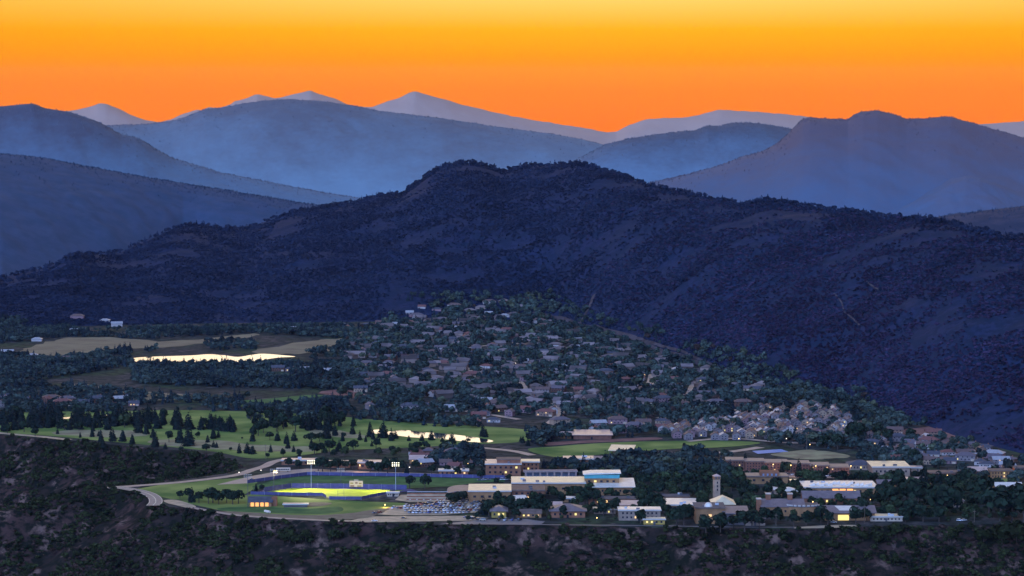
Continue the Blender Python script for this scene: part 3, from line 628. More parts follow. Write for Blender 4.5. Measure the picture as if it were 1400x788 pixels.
# student centre: low white roofed hall in front, tall teal banded block behind
r, w, h, s = B('student_center', 'tan hall with a white roof and teal banded upper block', 812, 866, 677, 11, 32, W_TAN, R_WHITE, 'shed', rpx=4, win=(1, 8), lit=.15, over=1.6)
ub = child_box(r, 'upper_wall', -w/2-7, w/2-11, 14, 31, .1, 11.6, W_TAN)
tl = child_box(r, 'teal_band', -w/2-7.3, w/2-10.7, 13.7, 31.3, 11.62, 14.6, W_TEAL)
MB().extr_y([(-w/2-8.5,14.63),(w/2-9.5,15.6),(w/2-9.5,16.3),(-w/2-2,16.1),(-w/2-8.5,15.2)], 12.6, 32.5).obj('upper_roof', R_WHITE, r)
windows(r, -w/2-6, w/2-13, 7.5, 11, 1, 5, 14, .1)
r, w, h, s = B('dining_hall', 'low dark roofed hall with glowing yellow windows below the teal banded hall', 805, 872, 690, 8, 11, W_BRICK, R_DARK, win=(1, 10), lit=.65, litm=L_WARM)
r, w, h, s = B('cottage', 'small cottage with a white slanted roof among trees below the brown roofed link hall', 704, 722, 690, 5, 12, W_GREY, R_WHITE, 'shed', rpx=4, rot=12)
r, w, h, s = B('cottage', 'small white roofed cottage between two dark trees above the grey hipped lodge', 770, 786, 687, 5, 11, W_TAN, R_WHITE, 'flat', rot=-8)
r, w, h, s = B('lodge', 'wide grey hip roofed lodge with one yellow lit corner at the campus rim', 753, 800, 708, 9, 24, W_BRICK, R_GREY, 'hip', rpx=7, win=(1, 6), lit=.35, over=1.5, litm=L_YEL)
r, w, h, s = B('lodge', 'small grey hip roofed lodge with a yellow lit front, beside campus rim lot', 672, 692, 708, 9, 18, W_YEL, R_GREY, 'hip', rpx=5, win=(1, 3), lit=.8, over=1.5, litm=L_YEL)
r, w, h, s = B('office_block', 'two storey flat block with white roof edge right of the grey hipped lodge', 846, 903, 712, 14, 17, W_GREY, R_WHITE, win=(2, 9), lit=.08)
r, w, h, s = B('garage', 'low ochre lit garage with a pale flat roof beside white edged office block', 880, 909, 717.5, 7, 9, W_YEL, R_CREAM, win=(1, 4), lit=.5, litm=L_YEL)
r, w, h, s = B('classroom_block', 'low hall with wide bright pinkish white roof left of the tan theatre', 908, 951, 699, 8, 36, W_TAN, R_WHITE, win=(1, 7), lit=.2, rot=-3)
r, w, h, s = B('classroom_block', 'dark flat roofed block with small rooftop boxes behind the pinkish white roof', 903, 942, 686, 7, 12, W_BRICK, R_DARK, win=(1, 7), lit=.35)
# theatre
r, w, h, s = B('theatre', 'tall windowless tan theatre block with white dome on its dark roof', 951, 991, 716.5, 22, 27, W_TAN, R_DARK, win=(1, 3), lit=.55, litm=L_WARM)
dm = MB()
for k in range(5): dm.cyl(0, 0, 3.2*math.sin(k*math.pi/10), 3.2*math.sin((k+1)*math.pi/10), 3.2*math.cos(k*math.pi/10), max(3.2*math.cos((k+1)*math.pi/10), .05), 14)
dm.obj('dome', R_WHITE, r).location = (-w*.05, 5, h+.51)
r, w, h, s = B('fly_tower', 'tan tower block under a cream pyramid roof beside the theatre', 975, 1004, 705, 15, 24, W_TAN, R_CREAM, 'hip', rpx=9, over=1.2, win=(1, 3), lit=.2)
r, w, h, s = B('studio_hall', 'grey slanted roof hall with one long yellow lit window right of theatre', 990, 1022, 718, 16, 20, W_DARK, R_GREY, 'shed', rpx=4, over=1.3)
child_box(r, 'window_band', -w*.1, w*.38, -.3, .1, h*.68, h*.86, L_YEL)
r, w, h, s = B('studio_hall', 'low grey flat roofed annexe between the slanted roof hall and chimneyed hall', 1018, 1046, 719, 10, 18, W_GREY, R_GREY, win=(1, 5), lit=.25)
r, w, h, s = B('library', 'long grey roofed tan hall carrying two square chimney blocks', 1041, 1100, 706, 13, 28, W_TAN, R_GREY, 'gable', rpx=7, win=(1, 8), lit=.1)
for ux in (1052, 1082):
    ch = child_box(r, 'chimney', (ux-1070.5)*s-1.8, (ux-1070.5)*s+1.8, 11.5, 16.5, h-.2, h+7*s+4.2, W_BRICK); child_box(ch, 'chimney_cap', (ux-1070.5)*s-2.1, (ux-1070.5)*s+2.1, 11.2, 16.8, h+7*s+4.21, h+7*s+4.8, M_TRIM)
tw_ = child_box(r, 'stair_tower', -w/2-3.6, -w/2-.01, 2, 7, 0, h+5.5, W_BRICK); child_box(tw_, 'tower_cap', -w/2-3.9, -w/2+.2, 1.7, 7.3, h+5.51, h+6.1, M_TRIM)
# curved drum hall
a, b_ = at(1077, 707), at(1121, 707); s = mpp(a[1]); w = b_[0]-a[0]
r = empty('drum_hall', ((a[0]+b_[0])/2, a[1]+6, 0)); tag(r, 'curved tan drum hall with scalloped pale parapet right of the chimneyed hall', 'building')
arc = [(-w/2*math.cos(t), -6*math.sin(t)) for t in np.linspace(0, math.pi, 15)]
MB().prism(arc+[(w/2, 16), (-w/2, 16)], 0, 7.4).obj('wall', W_TAN, r)
MB().prism([(x*1.02, y*1.03) for x, y in arc]+[(w/2*1.02, 16.4), (-w/2*1.02, 16.4)], 7.403, 8.0).obj('roof', R_DARK, r)
for k in range(11):
    t = math.pi*(k+.5)/11; o = child_box(r, 'parapet_scallop', -1.1, 1.1, -.25, .25, 0, 1.1, M_TRIM); o.location = (-w/2*math.cos(t), -6*math.sin(t), 8.01); o.rotation_euler.z = math.atan2(6*math.cos(t)*-1, w/2*math.sin(t))
BLD.append([(r.location.x-w/2-1, r.location.y-9), (r.location.x+w/2+1, r.location.y-9), (r.location.x+w/2+1, r.location.y+18), (r.location.x-w/2-1, r.location.y+18)])
r, w, h, s = B('music_hall', 'dark grey roofed hall with a white roof panel and yellow lit doorway', 1128, 1196, 712, 11, 27, W_TAN, R_GREY, 'gable', rpx=6, over=1.4)
child_box(r, 'entrance_window', -w*.24, -w*.02, -.3, .1, .3, h*.72, L_YEL); windows(r, 0, w*.45, h*.2, h*.9, 1, 5, 0, .2)
sk = MB(); sk.add([(-w*.2, 3, h+6*s*3/13.5+.62), (w*.14, 3, h+6*s*3/13.5+.62), (w*.06, 12, h+6*s*12/13.5+.62), (-w*.28, 12, h+6*s*12/13.5+.62), (-w*.2, 3, h+6*s*3/13.5+.52), (w*.14, 3, h+6*s*3/13.5+.52), (w*.06, 12, h+6*s*12/13.5+.52), (-w*.28, 12, h+6*s*12/13.5+.52)], [(0,1,2,3),(7,6,5,4),(0,4,5,1),(1,5,6,2),(2,6,7,3),(3,7,4,0)]).obj('roof_panel', R_WHITE, r)
r, w, h, s = B('lecture_hall', 'tan block with a raised middle and pale blue windows behind the chimneyed hall', 1022, 1077, 662, 10, 22, W_TAN, R_GREY, win=(1, 4), lit=0)
child_box(r, 'raised_block', -w*.18, w*.28, -.6, 12, h-.4, h+4.2, W_BRICK); windows(r, -w*.16, w*.26, h-.2, h+4, 1, 4, -.6, 0, glass=M_GLASSB)
dorm = [(993,1018,643,13),(1019,1045,644.5,13),(1046,1077,646,13),(1078,1107,647.5,13),(1108,1134,649,12),(1135,1161,650.5,11)]
names = ['leftmost', 'second from the left', 'third from the left', 'fourth from the left', 'fifth from the left', 'rightmost']
for (u0, u1, vb, hp), nm in zip(dorm, names):
    B('dormitory', f'dark brick grey roofed dormitory block, {nm} in the row of six', u0, u1, vb, hp, 22, W_DBRICK, R_GREY, win=(3, 6), lit=.12, group='brick dormitory blocks in a stepped row', rot=-2, over=.5)
r, w, h, s = B('workshop', 'long low block with cluttered white roof and orange lit front', 1100, 1200, 677, 10, 38, W_TAN, R_WHITE, win=(1, 12), lit=.15)
for k in range(3): child_box(r, 'lit_bay', w*(-.12+.1*k), w*(-.04+.1*k), -.35, .1, h*.35, h*.85, L_ORG)
for k in range(14):
    x = -w/2+3+(w-9)*(k+.5)/14; MB().add([(0,0,0),(4.5,0,0),(4.5,5,0),(0,5,0),(0,0,.5),(4.5,0,2.2),(4.5,5,2.2),(0,5,.5)], [(0,3,2,1),(4,5,6,7),(0,1,5,4),(1,2,6,5),(2,3,7,6),(3,0,4,7)]).obj('roof_monitor', R_WHITE, r).location = (x, 5+15*rnd.random(), h+.51)
r, w, h, s = B('classroom_block', 'long lavender grey roofed block with a gabled porch in front of the cluttered white roof', 1098, 1176, 690, 9, 20, W_BRICK, R_GREY, 'gable', rpx=7, win=(1, 11), lit=.12)
r, w, h, s = B('classroom_block', 'small pavilion block with a pale roof left of the lavender grey roof', 1068, 1090, 679, 7, 14, W_TAN, R_WHITE, 'hip', rpx=4, win=(1, 4), lit=.3)
W_PALE = flat_mat('pale_stone', (.46,.30,.20), .85, .2, .2)
def cb(u0, u1, vb, hp, d, wall, roof, rt, look, **kw):
    r, w, h, s = B('campus_block', None, u0, u1, vb, hp, d, wall, roof, rt, **kw)
    reg(r, look, look.replace('block', 'blocks'), ((u0+u1)/2, vb-hp), 'building', 'smaller campus blocks')
cb(1160, 1194, 643, 7, 18, W_GREY, R_DARK, 'hip', 'low block with a wide dark hip roof', rpx=5, win=(1, 7), lit=.3)
cb(1142, 1178, 667, 7, 12, W_TAN, R_BROWN, 'flat', 'low tan block with flat brown roof', win=(1, 7), lit=.3)
cb(1246, 1262, 645, 5, 12, W_PALE, R_PINK, 'flat', 'small pale block with a pinkish roof')
cb(1082, 1100, 664, 5, 14, W_TAN, R_CREAM, 'flat', 'small tan block with cream roof', win=(1, 3), lit=.4)
cb(740, 768, 698, 6, 12, W_BRICK, R_PINK, 'gable', 'small brick block with pinkish gabled roof', rpx=4, win=(1, 4), lit=.5)
cb(705, 740, 708, 6, 10, W_TAN, R_BROWN, 'gable', 'small tan block with brown gabled roof', rpx=4, win=(1, 5), lit=.6)
cb(812, 842, 703, 6, 12, W_GREY, R_CREAM, 'flat', 'low grey block with cream roof', win=(1, 5), lit=.4)
cb(848, 884, 696, 5, 12, W_TAN, R_PINK, 'shed', 'low tan block with slanted pink roof', rpx=3, win=(1, 5), lit=.5)
cb(1046, 1066, 676, 6, 12, W_PALE, R_WHITE, 'hip', 'small pale block with white hip roof', rpx=3)
cb(1200, 1226, 668, 6, 14, W_BRICK, R_GREY, 'gable', 'small brick block with grey gabled roof', rpx=4, win=(1, 4), lit=.4)
cb(1236, 1268, 662, 6, 14, W_TAN, R_PINK, 'flat', 'low tan block with flat pinkish roof', win=(1, 5), lit=.3)
cb(1322, 1350, 650, 6, 14, W_BRICK, R_PINK, 'gable', 'low brick block with pink gabled roof', rpx=4, win=(1, 5), lit=.3)
cb(560, 590, 634, 6, 12, W_TAN, R_PINK, 'gable', 'low tan block with pink gabled roof', rpx=4, win=(1, 5), lit=.2)
cb(600, 640, 650, 6, 12, W_BRICK, R_WHITE, 'flat', 'low brick block with white roof', win=(1, 6), lit=.2)
cb(655, 685, 636, 5, 12, W_PALE, R_PINK, 'flat', 'small pale block with flat pink roof', win=(1, 4), lit=.2)
cb(1102, 1126, 704, 6, 10, W_PALE, R_WHITE, 'flat', 'small pale block with white roof', win=(1, 4), lit=.4) if False else None
# bell tower
p = at(979.5, 688); s = mpp(p[1]); tw = 4.6; th = 33*s
r = empty('bell_tower', p, math.radians(14)); tag(r, 'slender pale tan bell tower rising above dark campus trees', 'tower')
MB().box(-tw/2, tw/2, -tw/2, tw/2, 0, th).obj('shaft', W_PALE, r)
child_box(r, 'belfry', -tw/2-.25, tw/2+.25, -tw/2-.25, tw/2+.25, th+.003, th+2.4, W_TAN)
for sx_ in (-1.2, 1.2): child_box(r, 'belfry_opening', sx_-.6, sx_+.6, -tw/2-.32, -tw/2, th+.5, th+2.0, M_DMETAL)
MB().hip(-tw/2-.5, tw/2+.5, -tw/2-.5, tw/2+.5, th+2.8, 1.6).obj('cap', R_PINK, r)
windows(r, -tw*.3, tw*.3, th*.5, th*.95, 3, 1, -tw/2, 0, ww=1, wh=1.6)
BLD.append([(p[0]-5, p[1]-5), (p[0]+5, p[1]-5), (p[0]+5, p[1]+5), (p[0]-5, p[1]+5)])
B('field_house', 'long hall with bright cream flat roof right of the dormitory row', 1193, 1244, 651, 12, 38, W_GREY, R_CREAM, win=(1, 8), lit=.1)
B('house', 'long low house with a pale flat roof at rim, right of the yellow lit doorway', 1190, 1234, 713, 6, 14, W_WHITE, R_CREAM, win=(1, 8), lit=.05, cat='house')
B('service_block', 'long dark reddish brown block behind trees at the right of the campus', 1264, 1322, 655, 8, 16, W_DBRICK, R_BROWN, win=(1, 10), lit=.1)
B('shed', 'narrow pale grey shed between the two largest dark trees at right', 1298, 1318, 694, 9, 14, W_GREY, R_GREY, 'gable_front', rpx=3, cat='shed')
B('house', 'house with two bright pale roof planes at the right edge below the apartments', 1362, 1398, 674, 7, 18, W_TAN, R_WHITE, 'gable', rpx=5, win=(1, 5), lit=.2, cat='house')
B('apartment_house', 'tan hillside apartments with lamps along their front at the right edge', 1354, 1384, 655, 11, 13, W_TAN, R_BROWN, win=(2, 7), lit=.25)
B('apartment_house', 'brown hillside apartments half out of the picture at the right edge', 1387, 1412, 651, 11, 13, W_DBRICK, R_BROWN, win=(2, 6), lit=.2)
r, w, h, s = B('barn', 'long barn with a pink metal roof beyond the sports lawn', 784, 836, 601, 6, 30, W_DBRICK, R_PINK, 'shed', rpx=1.5, over=1.4, cat='barn')
B('house', 'small gabled tan house at the left end of the long pink roofed barn', 766, 781, 600, 5, 14, W_TAN, R_PINK, 'gable', rpx=3, cat='house', win=(1, 3), lit=0)
r, w, h, s = B('teaching_hall', 'stepped brick teaching hall with square windows above parked cars', 664, 712, 651, 16, 20, W_BRICK, R_PINK, win=(2, 6), lit=.1)
child_box(r, 'upper_block', -w*.18, w/2-.2, 6, 19.4, h-.3, h+3.2, W_BRICK); child_box(r, 'upper_roof', -w*.2, w/2+.2, 5.6, 19.8, h+3.203, h+3.8, R_BROWN)
B('teaching_hall', 'lower right brick wing joined to stepped brick teaching hall', 713, 737, 645, 13, 18, W_BRICK, R_CREAM, win=(2, 4), lit=.05)
r, w, h, s = B('laboratory', 'wide brick laboratory block with a bluish white end at right', 771, 812, 640, 12, 20, W_BRICK, R_PINK, win=(2, 5), lit=.05)
child_box(r, 'end_block', w/2+.01, w/2+8, -1, 14, 0, h+1.2, W_LAV); windows(r, w/2+.5, w/2+7.5, h*.1, h, 3, 3, -1, 0, glass=M_GLASSB)
# concrete arcade
a, b_ = at(716, 661), at(790, 661); s = mpp(a[1]); w = b_[0]-a[0]
r = empty('arcade', ((a[0]+b_[0])/2, a[1], 0), math.radians(4)); tag(r, 'pale concrete arcade of square columns below the brick halls', 'arcade')
MB().box(-w/2, w/2, 0, 9, 9.2, 10.4).obj('roof', W_LAV, r); MB().box(-w/2+2, w/2-2, 6, 8.6, 0, 9.195).obj('rear_wall', M_GLASSB, r)
for k in range(8): child_box(r, 'column', -w/2+1+(w-3.2)*k/7, -w/2+2.4+(w-3.2)*k/7, .2, 1.8, 0, 9.195, W_LAV)
child_box(r, 'lower_terrace', w*.1, w*.42, -9, -.05, 0, 4.2, W_BRICK); child_box(r, 'terrace_slab', w*.08, w*.44, -9.6, -.05, 4.203, 4.9, W_LAV)
BLD.append([(r.location.x-w/2, r.location.y-12), (r.location.x+w/2, r.location.y-8), (r.location.x+w/2, r.location.y+14), (r.location.x-w/2, r.location.y+10)])
# picnic pavilion
a, b_ = at(833, 623), at(864, 623); s = mpp(a[1]); w = b_[0]-a[0]
r = empty('pavilion', ((a[0]+b_[0])/2, a[1], 0), math.radians(-8)); tag(r, 'open pavilion with pale flat roof at the edge of the sports lawn', 'pavilion')
MB().extr_x([(-1.5,4.2),(-1.5,4.8),(27,6.4),(27,5.8)], -w/2-1, w/2+1).obj('roof', R_CREAM, r)
for x in (-w/2+.5, 0, w/2-.5):
    for y in (0, 24): child_box(r, 'post', x-.25, x+.25, y-.25, y+.25, 0, 4.2 if y == 0 else 5.6, W_DARK)
child_box(r, 'back_wall', -w/2+.8, w/2-.8, 20, 20.5, 0, 5.2, W_BRICK)
BLD.append([(r.location.x-w/2-3, r.location.y-4), (r.location.x+w/2+3, r.location.y-4), (r.location.x+w/2+3, r.location.y+30), (r.location.x-w/2-3, r.location.y+30)])
B('clubhouse', 'long low pinkish roofed house behind the left stadium mast', 385, 440, 636, 6, 14, W_BRICK, R_PINK, win=(1, 9), lit=.05)
B('clubhouse', 'second pinkish flat roofed house, between clumps of dark trees behind the asphalt lot', 447, 478, 640, 7, 14, W_BRICK, R_PINK, win=(1, 6), lit=.1)
B('clubhouse', 'pinkish flat roofed house with open brick base beside the orange street lamp', 489, 531, 642, 9, 17, W_BRICK, R_PINK, win=(1, 4), lit=.2)
r, w, h, s = B('concession_stand', 'orange lit concession stand with grey gabled roof beside softball outfield', 341, 371, 693, 7, 13, W_TAN, R_DARK, 'gable', rpx=5, over=1.2)
for k in range(4): child_box(r, 'lit_bay', -w/2+1+w*.22*k, -w/2+1+w*.22*k+w*.15, -.3, .1, .3, h*.85, L_ORG)
child_box(r, 'gable_annexe', w/2+.01, w/2+4, 2, 10, 0, h+3, W_BRICK)
r, w, h, s = B('dugout', 'long black open dugout with a pale roof right of the orange lit stand', 388, 420, 694, 4, 6, W_DARK, R_PINK, over=.9)
B('dugout', 'shorter brown walled dugout joined to the black open one', 405.5, 421, 690.5, 4, 5, W_BRICK, R_CREAM, over=.7) if False else None
r, w, h, s = B('press_box', 'white press box on stilts at right end of the floodlit pitch', 529, 545, 679, 5, 5, W_WHITE, R_WHITE, win=(1, 5), lit=0)
# grandstand: stepped benches
a, b_ = at(556, 684), at(612, 684); s = mpp(a[1]); w = b_[0]-a[0]
r = empty('grandstand', ((a[0]+b_[0])/2, a[1], 0)); tag(r, 'stepped bleacher grandstand between the floodlit pitch and parked cars', 'grandstand')
for k in range(5): child_box(r, 'bench_row', -w/2, w/2, 1.6*k, 1.6*k+1.59, 0, 1+.9*k, M_GRAVEL if k % 2 else W_BRICK)
child_box(r, 'back_rail', -w/2, w/2, 8.0, 8.2, 5.4, 5.8, M_METAL)
for k in range(6): child_box(r, 'stair', -w/2+w*(k+.5)/6-.6, -w/2+w*(k+.5)/6+.6, -.3, -.02, 0, .9, M_TRIM)
BLD.append([(r.location.x-w/2-3, r.location.y-4), (r.location.x+w/2+3, r.location.y-4), (r.location.x+w/2+3, r.location.y+12), (r.location.x-w/2-3, r.location.y+12)])
# scoreboard
p = at(487, 668.5); s = mpp(p[1])
r = empty('scoreboard', p); tag(r, 'lit white scoreboard standing behind the floodlit pitch', 'scoreboard')
for x in (-3.6, 3.6): child_box(r, 'post', x-.25, x+.25, 0, .5, 0, 2.8, M_DMETAL)
M_BOARD = emit('scoreboard_face', (1.0,.82,.5), .55)
bd = child_box(r, 'board', -5.6, 5.6, -.3, .5, 1.5, 6.6, W_WHITE); child_box(bd, 'face', -5.4, 5.4, -.42, -.31, 1.7, 6.4, M_BOARD)
for k, (x, z, ww, m) in enumerate([(-3.6,4.7,2.4,W_YEL),(.2,4.9,2.0,W_BRICK),(3.3,4.5,2.2,W_YEL),(-3.2,2.4,3.2,W_BRICK),(2.6,2.3,3.4,W_YEL)]): child_box(bd, 'panel', x-ww/2, x+ww/2, -.5, -.43, z-.55, z+.55, m)
child_box(bd, 'top_panel', -1.8, 1.8, -.2, .4, 6.61, 7.6, W_WHITE)
# stadium windscreens: fences hung with blue cloth
M_SCREEN = flat_mat('blue_windscreen', (.10,.09,.19), .8, .2, .15)
def fence(label, px, hgt, closed=False):
    w = [at(u, v)[:2] for u, v in px]; o0 = w[0]; r = empty('windscreen_fence', (*o0, 0)); tag(r, label, 'fence', 'blue windscreen fences round the floodlit pitch')
    mb = MB()
    for (x0, y0), (x1, y1) in zip(w[:-1], w[1:]):
        L = math.hypot(x1-x0, y1-y0); nx, ny = -(y1-y0)/L*.06, (x1-x0)/L*.06
        mb.prism([(x0-o0[0]-nx, y0-o0[1]-ny), (x1-o0[0]-nx, y1-o0[1]-ny), (x1-o0[0]+nx, y1-o0[1]+ny), (x0-o0[0]+nx, y0-o0[1]+ny)], .25, hgt)
    mb.obj('screen', M_SCREEN, r)
    for (x0, y0), (x1, y1) in zip(w[:-1], w[1:]):
        n = max(2, int(math.hypot(x1-x0, y1-y0)/9))
        for k in range(n): MB().cyl(x0+(x1-x0)*k/n-o0[0], y0+(y1-y0)*k/n-o0[1]-.2, 0, hgt+.4, .07, n=5).obj('post', M_METAL, r)
fence('blue windscreen fence along the far side of the floodlit pitch', [(399,667.4),(470,667.9),(556,669.8)], 4.0)
fence('brightly lit windscreen fence at the left end of the floodlit pitch', [(361,673),(398,667.4)], 4.0)
fence('blue windscreen fence along the near left side of floodlit pitch', [(343,676.6),(399,678.0),(441,678.6),(446,682)], 2.7)
fence('blue windscreen fence around the near right corner of floodlit pitch', [(450,683.4),(494,683.6),(516,679),(540,674.5)], 2.7)
fence('blue windscreen fence along the far edge of practice field', [(338,661.5),(385,654.5),(420,650.2),(560,652),(690,655)], 3.0)
GOAL = []
for (u, v, l) in ((376, 672.6, 'thin goal post at left end of the floodlit pitch'), (466, 679.0, 'thin goal post at the near side of floodlit pitch')):
    p = at(u, v); r = empty('goal_post', p); tag(r, l, 'goal post'); child_box(r, 'upright', -2.6, -2.4, -.1, .1, 0, 5, M_DMETAL); child_box(r, 'upright', 2.4, 2.6, -.1, .1, 0, 5, M_DMETAL); child_box(r, 'crossbar', -2.39, 2.39, -.1, .1, 2.6, 2.8, M_DMETAL)

# ---- stadium masts
def mast(u, vb, vt, label, lit, nlamp=8, energy=0, target=None):
    p = at(u, vb); s = mpp(p[1]); H = (vb-vt)*s
    r = empty('floodlight_mast', p); tag(r, label, 'floodlight', 'tall floodlight masts round the playing fields')
    MB().cyl(0, 0, 0, H, .26, .16, 8).obj('pole', M_METAL if lit else M_DMETAL, r)
    for k in range(3): child_box(r, 'crossarm', -3.2, 3.2, -.12, .12, H-.2-1.3*k, H-.02-1.3*k, M_METAL)
    for k in range(3):
        for i in range(4):
            o = child_box(r, 'lamp', -.36, .36, -.45, -.13, -.15, .35, L_FLOOD if lit else W_WHITE); o.location = (-2.6+1.73*i, 0, H-.35-1.3*k+.1)
    if energy:
        d = bpy.data.lights.new('field_flood', 'SPOT'); d.energy = energy; d.color = (1, .93, .55); d.spot_size = math.radians(84); d.spot_blend = .6; d.shadow_soft_size = 2.0
        lo = link(bpy.data.objects.new('field_flood', d), r); lo.location = (0, -.9, H-1.5)
        t = Vector(at(*target)); dv = t-Vector((p[0], p[1]-.9, H-1.5)); lo.rotation_euler = dv.to_track_quat('-Z', 'Y').to_euler()
mast(425.5, 668, 629, 'tall lit floodlight mast at the left, brightest of the masts', True, energy=190000, target=(428, 672.5))
mast(541, 671, 632, 'tall lit floodlight mast at the right end of the floodlit pitch', True, energy=190000, target=(500, 674))
mast(466, 666.5, 640, 'thin unlit mast with a pale lamp head just left of the scoreboard', False, energy=60000, target=(470, 673))
mast(374.5, 672.5, 641, 'thin dark unlit mast at the left end of the floodlit pitch', False, energy=60000, target=(400, 672))
mast(339, 694, 648, 'thin dark unlit mast beside the orange lit concession stand', False)
mast(497, 662, 648, 'short thin unlit mast right of the scoreboard', False) if False else None

# ---- street lamps and plain poles
def lamp(u, v, hpx, m=L_LAMP, light=0):
    p = at(u, v); s = mpp(p[1]); H = hpx*s
    r = empty('street_lamp', p); MB().cyl(0, 0, 0, H, .12, .08, 6).obj('pole', M_DMETAL, r)
    child_box(r, 'arm', -.06, .06, -1.2, 0, H-.12, H, M_DMETAL)
    b = MB(); b.cyl(0, -1.1, H-.75, H-.13, .42, .3, 8); b.obj('lamp_head', m, r)
    if light:
        d = bpy.data.lights.new('lamp_light', 'POINT'); d.energy = light; d.color = (1, .62, .25) if m == L_LAMP else (1, .9, .75); d.shadow_soft_size = .5
        link(bpy.data.objects.new('lamp_light', d), r).location = (0, -1.1, H-1.4)
    reg(r, 'lit orange street lamp' if m == L_LAMP else 'lit white street lamp', 'lit orange street lamps' if m == L_LAMP else 'lit white street lamps', (u, v-hpx), 'street lamp', 'street lamps lit at dusk')
for t in [(492,646,11,L_LAMP,2500),(526.5,694,5,L_LAMP,2500),(1057,648,14,L_LAMP,1500),(1081,652,17,L_LAMP,1500),(1115,653,17,L_LAMP,1500),(1163,652,16,L_LAMP,1500),(990,637,8,L_LAMP,1500),(948,640,9,L_LAMP,800),
          (1235,656,9,L_WHITE,1200),(1270,659,8,L_LAMP,1200),(1295,657,8,L_LAMP,0),(1357,652,8,L_LAMP,1200),(1379,650,9,L_LAMP,1200),(1390,661,8,L_LAMP,1200),(1342,660,7,L_WHITE,600),(357,650,8,L_WHITE,0),(327,651,6,L_WHITE,0),
          (1098,580,5,L_WHITE,0),(1122,584,5,L_WHITE,0),(1134,577,4,L_WHITE,0),(1026,590,5,L_WHITE,0),(1044,590,5,L_WHITE,0),(1058,598,5,L_WHITE,0),(1107,614,7,L_LAMP,0),(1155,599,6,L_WHITE,0),(1157,586,5,L_WHITE,0),(963,546,5,L_WHITE,0),(748,527,5,L_LAMP,0),
          (700,668,8,L_WHITE,0),(816,713,6,L_LAMP,0),(690,706,8,L_LAMP,300),(1005,714,5,L_LAMP,400),(972,714,4,L_LAMP,400),(848,700,7,L_LAMP,200),(1047,695,9,L_WHITE,0),(1111,695,10,L_LAMP,0),(882,636,9,L_WHITE,0),(917,667,10,L_WHITE,0),(600,520,5,L_WHITE,0),(640,470,4,L_WHITE,0),(705,500,4,L_WHITE,0),(560,486,4,L_WHITE,0),(820,516,5,L_WHITE,0),(880,505,4,L_WHITE,0),(930,555,5,L_LAMP,0),(990,575,5,L_WHITE,0),(1090,590,5,L_LAMP,0),(1075,604,5,L_WHITE,0),(1010,604,5,L_LAMP,0),(960,592,5,L_WHITE,0),(770,575,5,L_WHITE,0),(860,590,5,L_LAMP,0),(740,650,8,L_LAMP,300),(705,650,8,L_WHITE,0),(790,660,7,L_WHITE,0),(845,640,7,L_WHITE,0),(870,650,8,L_WHITE,0),(1190,690,8,L_LAMP,300),(1165,700,7,L_LAMP,300),(1090,712,6,L_LAMP,300),(1240,700,8,L_WHITE,0),(560,645,7,L_WHITE,0),(640,640,7,L_LAMP,0)]:
    lamp(*t)
def pole(u, vb, vt, label):
    p = at(u, vb); s = mpp(p[1]); r = empty('utility_pole', p); tag(r, label, 'pole', 'plain wooden poles')
    H = (vb-vt)*s; MB().cyl(0, 0, 0, H, .2, .14, 6).obj('shaft', M_WOOD, r); child_box(r, 'crossarm', -1.3, 1.3, -.1, .1, H-1.4, H-1.15, M_WOOD)
for t in [(1182,716,690,'tall bare pole at the rim right of the yellow lit doorway'),(1332,714,697,'bare pole on the clearing right of the large dark trees'),(1103,616,592,'tall bare pole at lower edge of townhouses'),(1128,606,588,'short bare pole among townhouses'),(363,628,607,'pole standing in dry rough near the campus road'),(1061,719,702,'thin bare pole below chimneyed hall')]: pole(*t)
p = at(340, 704)
# ------------------------------------------------------------------ houses of the town
LANDM = [('the wide lake',290,489),('the right lake meadow',415,474),('the left lake meadow',150,468),('the red bluff',470,538),('the golf pond',600,597),('the pink roofed barn',810,594),('the sports lawn',880,609),('the brick teaching hall',700,636),('the white scoreboard',487,660),
 ('the arched hall',633,668),('the teal banded hall',835,655),('the grey hipped lodge',776,698),('the bell tower',980,660),('the dormitory row',1085,634),('the townhouse lamps',1110,575),('the middle of the ridge road',890,478),('the upper end of the ridge road',770,440),('the floodlit pitch',460,673),
 ('the crowded car park',600,694),('the red earth slope',1275,592),('the hillside apartments',1375,644),('the low rim house',1212,706),('the chimneyed hall',1070,692),('the curving rim road',205,680),('the softball outfield',400,700),('the upper fairway',300,569),('the mauve apartment houses',862,566),
 ('the deep green fairway',380,548),('the left rim road',20,594),('the dry rough strip',130,592),('the long rough patch',300,608),('the office block',875,702),('the theatre',965,700),('the white cluttered roof',1150,660),('the cream field house',1218,640),('the dark brown service block',1292,645),('the upper lakeside slope',560,470),('the concession stand',355,685),
 ('the curved town road',758,565),('the short climbing road',945,535),('the hillside above the golf pond',610,545),('the middle of the town',700,500),('the far upper houses',600,440),('the left valley edge',30,490),('the foot of the left slopes',140,440),('the brown rough bank',560,520),('the lower ridge foot',1040,530),('the low townhouses',950,590),('the asphalt lot',400,645),('the largest dark trees',1290,690),('the brick laboratory',795,632),('the pale arcade',750,652),('the open pavilion',848,616)]
HW = [('cream', flat_mat('house_cream', (.40,.26,.17), .8, .2)), ('tan', flat_mat('house_tan', (.27,.16,.11), .8, .2)), ('grey', flat_mat('house_grey', (.26,.20,.19), .8, .2)), ('white', flat_mat('house_white', (.50,.41,.37), .8, .2)), ('brown', flat_mat('house_brown', (.16,.075,.05), .8, .2)), ('mauve', flat_mat('house_mauve', (.30,.17,.17), .8, .2))]
R_HG = flat_mat('house_grey_roof', (.15,.115,.125), .6, .4)
